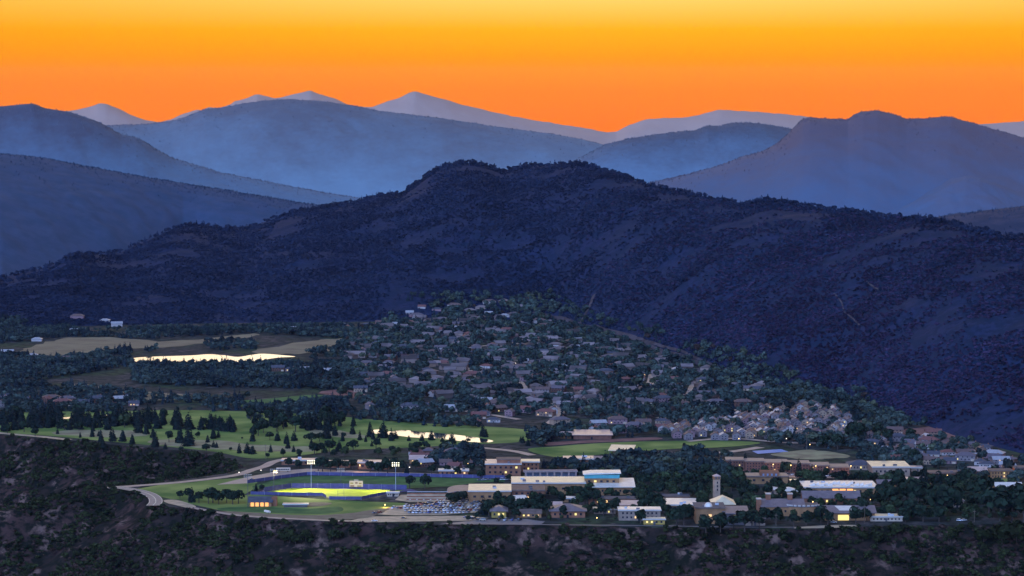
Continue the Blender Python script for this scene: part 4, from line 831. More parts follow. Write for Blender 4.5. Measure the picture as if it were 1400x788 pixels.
HR = [('grey', R_HG), ('dark', R_DARK), ('brown', flat_mat('house_brown_roof', (.17,.10,.085), .6, .35)), ('rust red', flat_mat('house_red_roof', (.22,.085,.07), .6, .35)), ('pale', flat_mat('house_pale_roof', (.42,.38,.37), .4, .6)), ('grey', R_HG)]
HPROTO = []
for k, (w, d, h, rh, kind) in enumerate([(13,9,3.6,2.6,'gable'),(16,10,3.4,2.4,'hip'),(10,10,5.8,2.8,'gable_front'),(18,11,5.4,2.8,'gable'),(12,12,4.0,2.8,'hip'),(22,12,5.8,3.0,'hip')]):
    x0, x1, o, th = -w/2, w/2, .7, .3
    if kind == 'gable':
        wm = MB().extr_x([(0,-1.5),(d,-1.5),(d,h),(d/2,h+rh-.1),(0,h)], x0, x1).mesh('house_wall', W_TAN); e = o*rh/(d/2)
        rm = MB().extr_x([(-o,h-e),(-o,h-e+th),(d/2,h+rh+th),(d+o,h-e+th),(d+o,h-e),(d/2,h+rh)], x0-o, x1+o).mesh('house_roof', R_GREY)
    elif kind == 'gable_front':
        wm = MB().extr_y([(x0,-1.5),(x1,-1.5),(x1,h),(0,h+rh-.1),(x0,h)], 0, d).mesh('house_wall', W_TAN); e = o*rh/(w/2)
        rm = MB().extr_y([(x0-o,h-e),(0,h+rh),(x1+o,h-e),(x1+o,h-e+th),(0,h+rh+th),(x0-o,h-e+th)], -o, d+o).mesh('house_roof', R_GREY)
    else:
        wm = MB().box(x0, x1, 0, d, -1.5, h).mesh('house_wall', W_TAN); rm = MB().hip(x0-o, x1+o, -o, d+o, h+.31, rh, th=.3).mesh('house_roof', R_GREY)
    cm = MB().box(w*.2, w*.2+.9, d*.55, d*.55+.9, h, h+rh+1.2).mesh('house_chimney', W_BRICK)
    dm_ = MB().box(-.6, .6, -.15, .1, 0, 2.2).mesh('house_door', W_DARK); gm = MB().box(x1-4.6, x1-1, -.14, .1, 0, 2.3).mesh('house_garage', W_WHITE)
    HPROTO.append((w, d, h, rh, kind, wm, rm, cm, dm_, gm))
HFOOT = []
def house(x, y, k, wi, ri, rz, lit=.12, name='house', detail=True, lookname='house', group='houses of the town', scale=.82):
    w, d, h, rh, kind, wm, rm, cm, dm_, gm = HPROTO[k]
    z = max(float(main.height(x, y)), 0.0) if y > 2600 else 0.0
    r = empty(name, (x, y, z), rz); r.scale = (scale,)*3
    o = link(bpy.data.objects.new('wall', wm), r); slotmat(o, HW[wi][1])
    rf = link(bpy.data.objects.new('roof', rm), r); slotmat(rf, HR[ri][1])
    if detail:
        link(bpy.data.objects.new('chimney', cm), rf)
        link(bpy.data.objects.new('door', dm_), r)
        if k in (0, 3, 5): link(bpy.data.objects.new('garage_door', gm), r)
        n = 2 if w < 14 else 4
        windows(r, -w/2+1, w/2-1-(3.6 if k in (0, 3, 5) else 0), .6, min(h, 3.2), 1, n, 0, lit, 1.3, 1.3)
        if h > 5: windows(r, -w/2+1, w/2-1, 3.2, h, 1, n, 0, lit*.7, 1.3, 1.3)
    HFOOT.append((x, y, max(w, d)*.62*scale))
    size = {0: 'low', 1: 'long low', 2: 'tall narrow', 3: 'two storey', 4: 'square', 5: 'large'}[k]
    rn = HR[ri][0]
    reg(r, f'{size} {HW[wi][0]} {lookname} with {rn} roof', f'{size} {HW[wi][0]} {lookname}s with {rn} roofs', pix(x, y, h), lookname, group)
    return r
def inside_any(x, y, polys): 
    for p in polys:
        if bool(pip(np.array([x]), np.array([y]), p)[0]): return True
    return False
def free(x, y, rad):
    if inside_any(x, y, EXCL) or inside_any(x, y, BLD): return False
    return all((x-a)**2+(y-b)**2 > (rad+c)**2 for a, b, c in HFOOT)
def scatter_px(poly, n, tries=60):
    """random world points, even over the ground, inside a picture polygon laid on the ground"""
    P = np.array([at(u, v)[:2] for u, v in poly]); lo, hi = P.min(0), P.max(0); out = []
    while len(out) < n and tries > 0:
        q = lo+(hi-lo)*rng.random((n*3, 2)); q = q[pip(q[:, 0], q[:, 1], [tuple(a) for a in P])]; out += [tuple(a) for a in q]; tries -= 1
    return out[:n]
# named houses seen clearly
for (u, v, k, wi, ri, rz) in [(845,580,5,5,2,.1),(868,588,5,5,0,-.1),(880,583,3,0,2,.1),(757,566,2,3,0,.2),(650,581,4,3,3,0),(618,563,3,2,4,0),(655,573,3,4,3,.1),(664,553,3,3,4,.2),(612,501,3,1,3,0),(632,503,1,0,4,0),(737,520,3,5,3,.1),(768,504,1,1,4,0),(711,507,5,0,2,0),
                              (760,478,1,3,4,0),(818,475,0,3,4,.3),(838,470,1,3,4,0),(800,490,5,1,2,0),(928,508,1,3,4,.2),(922,535,5,2,0,0),(965,525,5,2,1,.2),(905,545,4,5,3,0),(1016,556,5,4,2,0),(1224,594,3,1,2,0),(1226,604,5,2,1,0),(1193,612,5,2,1,.2),(1210,618,1,3,4,0),(1270,604,2,3,4,.3),(1277,597,3,1,3,0),
                              (1320,625,3,4,2,0),(1290,615,1,2,1,0),(1240,615,1,1,2,.1),(418,508,0,3,4,.3),(445,512,3,2,4,.2),(380,508,3,4,1,0),(398,508,1,5,1,.1),(105,437,5,5,2,0),(160,447,3,3,4,.2),(143,441,1,3,4,0),(100,455,0,3,4,0),(22,464,1,3,4,0),(50,467,1,3,4,0),(10,486,3,3,4,.1),(45,489,1,3,4,.2),(92,493,0,5,2,0),(560,561,5,2,1,0),(508,560,2,2,0,.4),(92,549,0,3,4,0),(112,556,3,2,1,.1),(580,459,1,3,4,0),(540,446,0,3,4,.2),(625,451,1,3,4,0),(560,430,0,3,4,0),(668,431,0,3,4,0),(690,434,1,3,4,.1),(400,452,0,3,4,.3),(602,437,1,2,4,0),(470,447,1,2,4,0),(498,462,5,2,2,0),(640,446,1,2,0,0)]:
    x, y = at_surf(u, v); house(x, y, k, wi, ri, rz, lit=.08, detail=y < 3400)
cnt = 0
for poly, n, sp in (([(470,470),(560,440),(700,432),(760,448),(860,478),(920,500),(1000,525),(1080,535),(1110,548),(1000,556),(930,600),(850,598),(760,590),(640,575),(560,555),(480,535)], 178, 10), ([(450,455),(560,432),(700,430),(700,450),(520,470)], 12, 12), ([(0,540),(60,548),(230,545),(200,556),(60,556),(0,558)], 14, 9), ([(1180,600),(1330,606),(1398,644),(1200,634)], 44, 4), ([(545,622),(660,620),(660,642),(560,640)], 12, 7)):
    got = 0
    for (x, y) in scatter_px(poly, n*14):
        if got >= n: break
        if not free(x, y, sp): continue
        k = rnd.choice([0, 0, 1, 1, 2, 3, 3, 4, 5]); ri = rnd.choices(range(6), [3, 3.4, 3, 1.6, .5, 2])[0]
        house(x, y, k, rnd.randrange(6), ri, rnd.uniform(-.6, .6), lit=.06, detail=y < 3350); got += 1
# townhouse cluster: many narrow gables in short terraces
got = 0
for (x, y) in scatter_px([(900,590),(1000,574),(1040,560),(1110,554),(1145,562),(1180,590),(1165,606),(1080,604),(1000,603),(930,603)], 4600):
    if got >= 185: break
    if not free(x, y, .8): continue
    house(x, y, 2, rnd.choice([2, 2, 3, 0, 5]), rnd.choice([0, 0, 1, 2, 4]), rnd.uniform(-.25, .25), lit=.10, name='townhouse', scale=.8, detail=y < 2950, lookname='townhouse', group='townhouses in the pale cluster'); got += 1
# houses past the three hundred that show largest: one mass, scattered over the far part of the town
fw, ff, fr, frf = [], [], [], []
got = 0
for (x, y) in scatter_px([(470,475),(560,436),(700,430),(760,446),(860,476),(960,506),(1060,530),(1000,548),(900,560),(760,560),(640,556),(540,540),(480,520)], 3600):
    if got >= 230: break
    if not free(x, y, 5): continue
    w, d, h, rh, kind, wm, rm, cm, dm_, gm = HPROTO[rnd.choice([0, 1, 3, 4])]; a = rnd.uniform(-.6, .6); z = max(float(main.height(x, y)), 0)
    for me, V_, F_ in ((wm, fw, ff), (rm, fr, frf)):
        n0 = len(V_); V_ += [(x+v.co.x*math.cos(a)-v.co.y*math.sin(a), y+v.co.x*math.sin(a)+v.co.y*math.cos(a), z+v.co.z) for v in me.vertices]; F_ += [tuple(n0+i for i in p.vertices) for p in me.polygons]
    HFOOT.append((x, y, max(w, d)*.62)); got += 1
me = bpy.data.meshes.new('far_houses'); me.from_pydata(fw+fr, [], ff+[tuple(len(fw)+i for i in f) for f in frf]); me.update()
me.materials.append(mat('far_house_wall', (.24,.16,.13), .85, .2, .05, island=.5)); me.materials.append(mat('far_house_roof', (.12,.09,.09), .6, .2, .05, (.18,.13,.12), .5, island=.7))
me.polygons.foreach_set('material_index', np.array([0]*len(ff)+[1]*len(frf), np.int32))
tag(link(bpy.data.objects.new('far_houses', me)), 'many small houses scattered among trees over the far part of town', 'houses', kind='stuff')
HOUSE_N = sum(1 for r in REG if r[4] == 'house')

# ------------------------------------------------------------------ vehicles
CARC = [('white', flat_mat('car_white', (.8,.8,.8), .3, .6, .04)), ('silver', flat_mat('car_silver', (.5,.5,.52), .28, .7, .04)), ('grey', flat_mat('car_grey', (.22,.22,.24), .28, .6, .04)), ('black', flat_mat('car_black', (.025,.025,.03), .25, .6, .04)), ('red', flat_mat('car_red', (.35,.04,.03), .3, .6, .04)), ('blue', flat_mat('car_blue', (.05,.09,.28), .3, .6, .04)), ('tan', flat_mat('car_tan', (.4,.33,.24), .3, .6, .04))]
M_TYRE = flat_mat('tyre', (.02,.02,.02), .9, .2, .1)
def car_proto(L, Wd, H, cab):
    hh = H*.56
    body = MB(); prof = [(-L/2,.28),(-L/2,hh*.82),(-L/2+.25,hh*.95),(-L*.16,hh),(L*.30,hh*1.02),(L/2-.1,hh*.93),(L/2,hh*.7),(L/2,.28)]
    body.extr_y(prof, -Wd/2, Wd/2)
    a, b, c, d = cab; cb = MB(); i = Wd*.1
    V = [(a,-Wd/2+.06,hh*.97),(d,-Wd/2+.06,hh*.97),(d,Wd/2-.06,hh*.97),(a,Wd/2-.06,hh*.97),(b,-Wd/2+i,H-.08),(c,-Wd/2+i,H-.08),(c,Wd/2-i,H-.08),(b,Wd/2-i,H-.08)]
    cb.add(V, [(0,3,2,1),(4,5,6,7),(0,1,5,4),(1,2,6,5),(2,3,7,6),(3,0,4,7)])
    tp = MB().box(b-.02, c+.02, -Wd/2+i-.03, Wd/2-i+.03, H-.078, H)
    wh = MB()
    n = 10; ring = [(.34*math.cos(2*math.pi*k/n), .34*math.sin(2*math.pi*k/n)) for k in range(n)]; wh.extr_y(ring, -.12, .12)
    return body.mesh('car_body', CARC[0][1]), cb.mesh('car_glass', M_GLASS), tp.mesh('car_top', CARC[0][1]), wh.mesh('car_wheel', M_TYRE), L, Wd
CP_ = [('car', car_proto(4.5, 1.8, 1.45, (-1.7,-1.0,.5,1.3))), ('hatchback', car_proto(4.1, 1.75, 1.5, (-1.95,-1.6,.3,1.1))), ('off-roader', car_proto(4.8, 1.9, 1.8, (-2.3,-2.1,.5,1.2))), ('van', car_proto(5.2, 1.95, 2.05, (-2.5,-2.4,1.1,1.9)))]
def car(x, y, rz, area, row, z=.36, wheels=True, ci=None):
    kd, (bm_, cm_, tm_, wm_, L, Wd) = CP_[rnd.choices(range(4), [4, 3, 3, .6])[0]]; ci = rnd.choices(range(7), [5, 4, 2.5, 2.2, 1, 1, 1])[0] if ci is None else ci
    r = empty('parked_car', (x, y, z), rz); r['row'] = row
    o = link(bpy.data.objects.new('body', bm_), r); slotmat(o, CARC[ci][1])
    g = link(bpy.data.objects.new('windows', cm_), r); t = link(bpy.data.objects.new('car_roof', tm_), r); slotmat(t, CARC[ci][1])
    if wheels:
        for sx_ in (-L*.3, L*.3):
            for sy in (-Wd/2, Wd/2): link(bpy.data.objects.new('wheel', wm_), r).location = (sx_, sy, .34)
    u, v = pix(x, y, 1); reg(r, f'{CARC[ci][0]} {kd}', f'{CARC[ci][0]} {kd}s', (u, v), 'car', 'parked cars', (area, row))
def car_row(u0, v0, u1, v1, step, rot, area, row, skip=.12, **kw):
    a, b = at(u0, v0), at(u1, v1); L = math.hypot(b[0]-a[0], b[1]-a[1]); n = int(L/step); base = math.atan2(b[1]-a[1], b[0]-a[0])
    for k in range(n+1):
        if rnd.random() < skip: continue
        t = k/max(n, 1); car(a[0]+(b[0]-a[0])*t+rnd.uniform(-.2, .2), a[1]+(b[1]-a[1])*t+rnd.uniform(-.5, .5), base+math.radians(rot+rnd.uniform(-4, 4)+(180 if rnd.random() < .4 else 0)), area, row, **kw)
A0 = 'the crowded car park'
car_row(586, 688.2, 654, 688, 2.9, 62, A0, 'farthest row', wheels=False)
car_row(572, 690.6, 656, 690.4, 2.9, 62, A0, 'second farthest row', wheels=False)
car_row(555, 693.2, 660, 692.8, 2.9, 62, A0, 'third farthest row', wheels=False)
car_row(538, 696, 658, 695.6, 2.9, 62, A0, 'middle row', wheels=False)
car_row(556, 699, 654, 698.6, 2.9, 62, A0, 'second nearest row', wheels=False)
car_row(561, 702.2, 640, 701.6, 2.9, 62, A0, 'nearest row', wheels=False)
car_row(512, 702.4, 540, 700.6, 4.2, 20, A0, 'sparse left row')
car_row(637, 708.5, 660, 712.5, 4.5, 35, 'the campus rim lot', 'slanting row', skip=.2)
car_row(672, 712.5, 720, 712, 4.6, 60, 'the campus rim lot', 'long row', skip=.3)
car_row(946, 636.2, 990, 631.6, 3.0, 62, 'the lot left of the dormitories', 'single row', .1, wheels=False)
car_row(1006, 646.6, 1074, 648, 3.4, 65, 'the long dormitory lot', 'left row', .2, wheels=False)
car_row(1078, 650, 1138, 652, 3.4, 65, 'the long dormitory lot', 'right row', .25, wheels=False)
car_row(655, 657.4, 700, 656.8, 3.6, 30, 'the brick teaching hall', 'single row', .2, wheels=False)
car_row(890, 640.2, 965, 643.5, 7.5, 8, 'the campus trees left of the dormitories', 'roadside row', .3, wheels=False)
car_row(845, 716.6, 905, 717, 4.6, 70, 'the office block', 'row', .3) if False else None
for u, v, c in ((345,657,3),(366,655.5,2),(430,648,5),(436,648,0),(512,713.5,0),(552,709.5,3),(1312,713,0),(1318,712.6,0),(1140,715.5,1)): car(*at(u, v)[:2], rnd.uniform(-.3, .3), 'the rim and lots', 'open part', ci=c)
# bus
p = at(387.5, 645.6); r = empty('bus', (p[0], p[1], .3), .05); tag(r, 'long pale bus parked on the asphalt lot by the campus road', 'bus')
MB().box(-6, 6, -1.25, 1.25, .5, 3.1).obj('body', W_WHITE, r); MB().box(-5.9, 5.9, -1.2, 1.2, 3.103, 3.3).obj('bus_roof', R_WHITE, r)
for k in range(7): child_box(r, 'window', -5.4+1.5*k, -4.2+1.5*k, -1.31, -1.2, 1.7, 2.6, M_GLASS)
for x in (-3.8, 3.8):
    for y in (-1.2, 1.2): o = link(bpy.data.objects.new('wheel', CP_[0][1][3]), r); o.location = (x, y, .5); o.scale = (1.45, 1.2, 1.45)
# benches/bleachers on the outfield: a small white tipped bleacher and bins
p = at(365.5, 702); r = empty('storage_tank', (p[0], p[1], .3), .7); tag(r, 'white cylinder tank lying on the dark outfield grass', 'tank')
tk = MB(); ring = [(1.0*math.cos(2*math.pi*k/12), 1.1+1.0*math.sin(2*math.pi*k/12)) for k in range(12)]; tk.extr_y(ring, -3.2, 3.2); tk.obj('shell', R_WHITE, r)
for y in (-2, 2): child_box(r, 'cradle', -.8, .8, y-.2, y+.2, 0, .5, M_DMETAL)
# ------------------------------------------------------------------ trees
def leaf_quads(P, size, g, tilt=None):
    n = len(P); a = g.normal(size=(n, 3)); a /= np.linalg.norm(a, axis=1)[:, None]
    if tilt is not None: a = a*.6+tilt; a /= np.linalg.norm(a, axis=1)[:, None]
    t = g.normal(size=(n, 3)); u = np.cross(a, t); u /= np.linalg.norm(u, axis=1)[:, None]; v = np.cross(a, u)
    s = (size*(.7+.6*g.random(n)))[:, None]
    V = np.stack([P-u*s-v*s*.8, P+u*s-v*s*.6, P+u*s*.8+v*s, P-u*s*.7+v*s*.9], 1).reshape(-1, 3)
    return V, np.arange(4*n).reshape(-1, 4)
def conifer_mesh(seed, n, R=.2, base=.06, leaf=.05):
    g = np.random.default_rng(seed); t = 1-np.sqrt(g.random(n)); t = base+(1-base)*t
    ph = g.random(n)*2*np.pi; tier = .78+.34*((t*9) % 1)[::1]*-1+.3
    lop = 1+.18*np.cos(ph*2+seed)+.12*np.cos(3*ph+2*seed)
    r = R*np.power(1-t, .82)*tier*lop*(.45+.6*np.sqrt(g.random(n)))+.004
    P = np.stack([r*np.cos(ph), r*np.sin(ph), t-.02], 1); out = np.stack([np.cos(ph), np.sin(ph), np.full(n, .9)], 1)
    return leaf_quads(P, np.maximum(leaf*(1.15-t*.8), .012), g, out)
def broad_mesh(seed, n, leaf=.075, W=.42, low=.22, lobes=7):
    g = np.random.default_rng(seed); C = g.normal(size=(lobes, 3)); C /= np.linalg.norm(C, axis=1)[:, None]
    C = C*np.array([W*.55, W*.55, .2])*(.5+.5*g.random((lobes, 1)))+np.array([0, 0, .6]); rad = W*(.38+.3*g.random(lobes))
    k = g.integers(0, lobes, n); d = g.normal(size=(n, 3)); d /= np.linalg.norm(d, axis=1)[:, None]; d[:, 2] = np.where(d[:, 2] < -.5, -d[:, 2], d[:, 2])
    P = C[k]+d*(rad[k]*(.62+.42*g.random(n)))[:, None]; P[:, 2] = np.clip(P[:, 2], low, 1.02)
    return leaf_quads(P, np.full(n, leaf), g, d*1.2)
F_CON = mat('conifer_foliage', (.011,.020,.018), .9, .3, .6, (.017,.027,.020), .1, island=.45)
F_BRO = mat('broadleaf_foliage', (.014,.027,.017), .9, .3, .5, (.024,.038,.020), .1, island=.5)
F_CAMP = mat('campus_foliage', (.012,.024,.015), .9, .4, .03, (.040,.055,.022), .1, island=.5)
F_YEL = mat('olive_foliage', (.038,.052,.022), .9, .3, .5, (.055,.066,.025), .1, island=.5)
F_AUT = mat('rusty_foliage', (.05,.03,.025), .9, .3, .5, (.07,.042,.03), .1, island=.4)
F_SCRUB = mat('scrub_foliage', (.014,.022,.007), .9, .4, .05, (.034,.040,.013), .1, island=.5)
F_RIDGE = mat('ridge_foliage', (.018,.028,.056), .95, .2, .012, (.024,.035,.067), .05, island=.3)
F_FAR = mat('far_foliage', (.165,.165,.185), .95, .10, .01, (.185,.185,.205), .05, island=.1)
M_BARK = mat('bark', (.09,.065,.05), .95, .3, 1.5)
CON = [np_mesh('conifer_crown', *conifer_mesh(100+i, 300, R=.25, leaf=.056), F_CON) for i in range(6)]
BRO = [np_mesh('broadleaf_crown', *broad_mesh(200+i, 300), F_BRO) for i in range(7)]
CTR = MB().cyl(0, 0, -.03, .6, .022, .008, 6).mesh('conifer_trunk', M_BARK)
bt = MB().cyl(0, 0, -.03, .5, .035, .018, 6)
for dx, dy in ((.16, .04), (-.13, .1), (.02, -.15)): bt.add([(-.012,0,.28),(.012,0,.28),(0,.014,.29),(dx-.005,dy,.58),(dx+.005,dy,.58),(dx,dy+.006,.58)], [(0,1,4,3),(1,2,5,4),(2,0,3,5)])
BTR = bt.mesh('broadleaf_trunk', M_BARK)
NCON = NBRO = 0
def surf_z(x, y): return float(ground_z(np.array([x]), np.array([y]))[0])
def tree(x, y, H, wid, kind, group, z=0.0, m=None):
    """kind 'con' or 'bro'; wid = crown width / usual width"""
    r = empty('conifer' if kind == 'con' else 'broadleaf_tree', (x, y, z-.1), rnd.random()*6.28); r.scale = (H*wid, H*wid, H)
    c = link(bpy.data.objects.new('crown', rnd.choice(CON if kind == 'con' else BRO)), r); link(bpy.data.objects.new('trunk', CTR if kind == 'con' else BTR), r)
    if m: slotmat(c, m)
    size = 'tall' if H > 15.5 else 'medium' if H > 10.5 else 'small'
    col = {None: 'dark', F_YEL: 'olive', F_AUT: 'rusty'}.get(m, 'dark')
    shp = 'conifer' if kind == 'con' else ('spreading tree' if wid > 1.15 else 'round tree')
    u, v = pix(x, y, z)
    reg(r, f'{size} {col} {shp}', f'{size} {col} {shp}s', (u, v), 'conifer' if kind == 'con' else 'broadleaf tree', group)
    TREES.append((x, y, H*wid*.2))
TREES = []
def tpx(u, v, hpx, kind, wid=1.0, group='trees of the golf course', m=None):
    x, y, _ = at(u, v); tree(x, y, hpx*mpp(y), wid, kind, group, 0.0, m)
# conifers and round trees on the golf course
for u, v, hp in [(7,590,24),(20,588,25),(55,584,27),(138,606,22),(141,612,14),(147,588,22),(154,603.5,21),(168,604,20),(181,607.5,17),(190,592,26),(157,583,28),(172,582,24),(186,580,28),(200,594,22),(212,611.5,27),(222,582,24),(226,614,10),(239,582,26),(246,606,32),(258,610,32),(262,607,18),(275,588,21),(292,612,11),(296,612.5,9),(301,589,22),(310,590,20),(318,591,20),(288,587,26),(327,620,16),(338,620,18),(345,621,14),
                 (482,594,17),(492,602,16),(483,583,18),(506,598,24),(510,601,16),(524,599,27),(535,603,20),(540,600,14),(559,603,9),(577,603,12),(590,602,17),(618,604,14),(660,597,20),(664,598,14),(715,606,12),(712,604,9),(722,610,11),
                 (392,607,18),(402,603,16),(437,588,24),(447,600,24),(450,590,28),(458,596,20),(423,588,30),(430,584,26),(414,586,24),(70,584,22),(82,585,20),(40,584,22),(30,582,24),(95,588,18),(110,587,17),(104,586,20),(120,583,18),(127,590,13)]:
    tpx(u, v, hp, 'con', rnd.uniform(.8, 1.35)*(1.2 if hp < 16 else .95))
for u, v, hp, wd in [(33,591,16,1.2),(48,597,13,1.1),(10,593,14,1.2),(88,588,16,1.2),(108,589,14,1.1),(231,605,17,1.0),(270,599,9,1.1),(331,601,4,1.1),(346,599,16,1.0),(353,596,22,1.0),(369,602,12,1.3),(378,590,16,1.2),(360,592,18,1.1),(425,606,15,1.5),(437,604,13,1.3),(450,618,18,1.2),(430,622,18,1.2),(470,600,9,1.1),(387,625,12,1.0),(409,624,10,1.2),(366,628,9,1.0),(605,607,8,1.1),(620,609,8,1.3),(640,606,7,1.3),(282,619,13,1.5),(248,618,8,1.4),(315,617,6,1.2)]:
    tpx(u, v, hp, 'bro', wd)
for poly, n, h0, h1, pc in (([(0,572),(60,570),(230,572),(260,580),(262,588),(200,587),(120,586),(60,587),(0,588)], 78, 17, 27, .92), ([(262,582),(320,584),(322,590),(268,590)], 16, 17, 22, .9), ([(340,574),(420,572),(480,578),(470,590),(420,594),(345,590)], 26, 14, 24, .5), ([(480,608),(560,612),(640,614),(640,625),(560,628),(480,624),(400,632),(390,626)], 32, 9, 17, .1)):
    for (x, y) in scatter_px(poly, n*6):
        if n <= 0: break
        if inside_any(x, y, EXCL[-60:] if False else [e for e in EXCL if len(e) < 60]) or inside_any(x, y, BLD): continue
        k = 'con' if rnd.random() < pc else 'bro'; tree(x, y, rnd.uniform(h0, h1)*mpp(y), rnd.uniform(.75, 1.4) if k == 'con' else rnd.uniform(.9, 1.3), k, 'trees of the golf course', 0, None if k == 'con' or rnd.random() < .8 else F_YEL); n -= 1
# athletics and campus trees seen clearly
for u, v, hp, wd, k in [(246,682,9,1.2,'bro'),(395,640,12,1.2,'bro'),(408,641,10,1.2,'bro'),(452,645,13,1.1,'bro'),(472,644,12,1.2,'bro'),(482,643,13,1.1,'bro'),(506,646,14,1.1,'bro'),(548,646,13,1.2,'bro'),(556,649,13,1.1,'con'),(568,644,12,1.2,'bro'),(590,648,11,1.2,'bro'),(612,648,12,1.2,'bro'),(625,650,11,1.2,'bro'),(645,646,13,1.2,'bro'),(660,648,12,1.1,'con'),(258,684,14,1.1,'bro'),(262,687,19,1.0,'con'),(272,688,14,1.2,'bro'),(285,689,17,1.1,'bro'),(291,688,18,1.2,'bro'),(299,690,13,1.2,'bro'),(310,688,17,1.0,'bro'),(318,690,17,1.15,'bro'),(326,689,16,1.1,'bro'),(350,672,10,1.0,'con'),(358,673,9,1.0,'bro'),
                        (560,668,15,1.2,'bro'),(581,669,17,1.0,'bro'),(582,654,6,1.1,'bro'),(617,693,19,1.3,'bro'),(625,690,16,1.2,'bro'),(634,688,16,1.1,'bro'),(435,645,16,1.1,'bro'),(441,645,17,1.2,'bro'),(460,644,15,1.1,'bro'),(518,650,16,1.0,'bro'),(530,648,18,1.0,'bro'),(540,645,15,1.1,'bro'),
                        (652,711,10,.9,'bro'),(661,704,26,1.0,'con'),(668,705,20,1.1,'bro'),(640,713,8,1.2,'bro'),(697,703,24,1.1,'bro'),(710,704,22,1.1,'bro'),(735,706,26,1.1,'bro'),(748,706,22,1.0,'bro'),(722,700,18,1.0,'bro'),(770,708,16,1.1,'bro'),(800,690,24,1.2,'bro'),(790,684,18,1.1,'bro'),(812,690,22,1.2,'bro'),(825,706,20,1.1,'bro'),(838,706,22,1.1,'bro'),(680,690,18,1.1,'bro'),(690,684,14,1.0,'bro'),(740,690,15,1.0,'bro'),
                        (876,716,18,1.1,'bro'),(935,719,30,1.15,'bro'),(925,718,22,1.1,'bro'),(868,682,14,1.2,'bro'),(890,694,20,1.2,'bro'),(902,700,20,1.1,'bro'),(880,700,18,1.2,'bro'),(965,728,22,1.2,'bro'),(985,727,24,1.1,'bro'),(1003,722,18,1.2,'bro'),(1018,726,28,1.2,'bro'),(1028,719,22,1.1,'bro'),(1047,718,24,1.1,'bro'),(1060,717,22,1.1,'bro'),(1038,722,16,1.2,'bro'),(1085,720,17,1.2,'bro'),(1102,720,20,1.1,'bro'),(1122,716,24,1.1,'bro'),(1132,718,18,1.2,'bro'),(1170,716,22,1.1,'bro'),(1185,714,18,1.1,'bro'),(1178,708,26,1.0,'bro'),
                        (900,680,22,1.2,'bro'),(920,672,20,1.2,'bro'),(940,680,22,1.3,'bro'),(955,684,24,1.2,'bro'),(880,668,20,1.2,'bro'),(865,655,18,1.2,'bro'),(895,660,22,1.0,'con'),(908,652,24,.9,'con'),(930,656,20,1.2,'bro'),(950,662,20,1.2,'bro'),(965,656,22,1.1,'bro'),(1000,672,20,1.2,'bro'),(1015,678,20,1.2,'bro'),(1030,680,18,1.2,'bro'),(1050,678,16,1.2,'bro'),(1000,656,18,1.2,'bro'),(1019,640,22,1.0,'con'),(1069,648,20,.9,'con'),(1076,650,19,1.0,'bro'),(1092,652,26,.9,'con'),(1110,652,18,.9,'con'),(1117,690,12,1.0,'con'),(1138,692,12,1.0,'con'),(1155,690,13,.9,'con'),
                        (1205,688,26,1.1,'bro'),(1215,696,32,1.1,'bro'),(1228,678,34,1.0,'bro'),(1240,690,34,1.1,'bro'),(1255,696,40,1.1,'bro'),(1264,672,40,.9,'con'),(1283,672,36,.9,'con'),(1278,704,40,1.2,'bro'),(1292,706,44,1.2,'bro'),(1300,676,26,1.1,'bro'),(1320,668,26,1.2,'bro'),(1342,690,40,1.2,'bro'),(1330,700,26,1.2,'bro'),(1352,708,40,1.2,'bro'),(1368,712,44,1.2,'bro'),(1384,710,46,1.2,'bro'),(1400,712,44,1.2,'bro'),(1235,712,18,1.3,'bro'),(1262,714,24,1.3,'bro'),(1284,714,22,1.4,'bro'),(1245,706,24,1.2,'bro'),(1170,608,32,1.1,'bro'),(1128,612,18,1.3,'bro'),(1145,614,20,1.2,'bro'),(1180,600,18,1.1,'bro'),(1060,606,14,1.3,'bro'),(1200,600,20,1.1,'bro'),(1215,606,20,1.0,'bro'),(1245,604,18,1.1,'bro'),(1250,634,20,1.1,'bro')]:
    tpx(u, v, hp*(1.25 if u < 600 else 1.08), k, wd, 'trees around the campus')
# more golf trees
for (x, y) in scatter_px([(60,592),(240,596),(345,600),(470,602),(560,606),(470,614),(345,622),(240,610),(120,600)], 90)[:26]:
    if all((x-a)**2+(y-b)**2 > 60 for a, b, c in TREES): tree(x, y, rnd.uniform(8, 18)*mpp(y), rnd.uniform(.9, 1.2), 'con', 'trees of the golf course')
# row of little conifers along the sports lawn
for k in range(16):
    tpx(826+k*8.5+rnd.uniform(-2, 2), 628.5+rnd.uniform(-1.5, .8)-k*.35, rnd.uniform(6, 11), 'con', 1.2, 'young conifers along the sports lawn')
# young lit trees at the rim lot
for u, v in ((686,712),(734,712),(751,713),(768,712),(803,714),(841,713)): tpx(u, v, rnd.uniform(7, 10), 'bro', .9, 'young trees at the campus rim', F_YEL)
NB0 = sum(1 for r in REG if r[4] == 'broadleaf tree')
left = 296-NB0
for (x, y) in scatter_px([(560,640),(700,650),(900,640),(1000,650),(1240,655),(1340,660),(1400,680),(1400,712),(1200,717),(900,716),(660,708),(640,690),(700,676),(600,655)], 1500):
    if left <= 0: break
    if not free(x, y, 1.0) or any((x-a)**2+(y-b)**2 < (c+3)**2 for a, b, c in TREES): continue
    tree(x, y, rnd.uniform(9, 15)*mpp(y), rnd.uniform(1.0, 1.35), 'bro', 'trees around the campus', 0, None if rnd.random() < .88 else F_YEL); left -= 1
P = field([[(560,640),(640,642),(664,655),(600,655)],[(640,690),(700,676),(900,655),(1000,650),(1240,655),(1300,660),(1400,672),(1400,713),(1200,716),(900,716),(740,708),(660,704)]], [80, 900]) if False else None
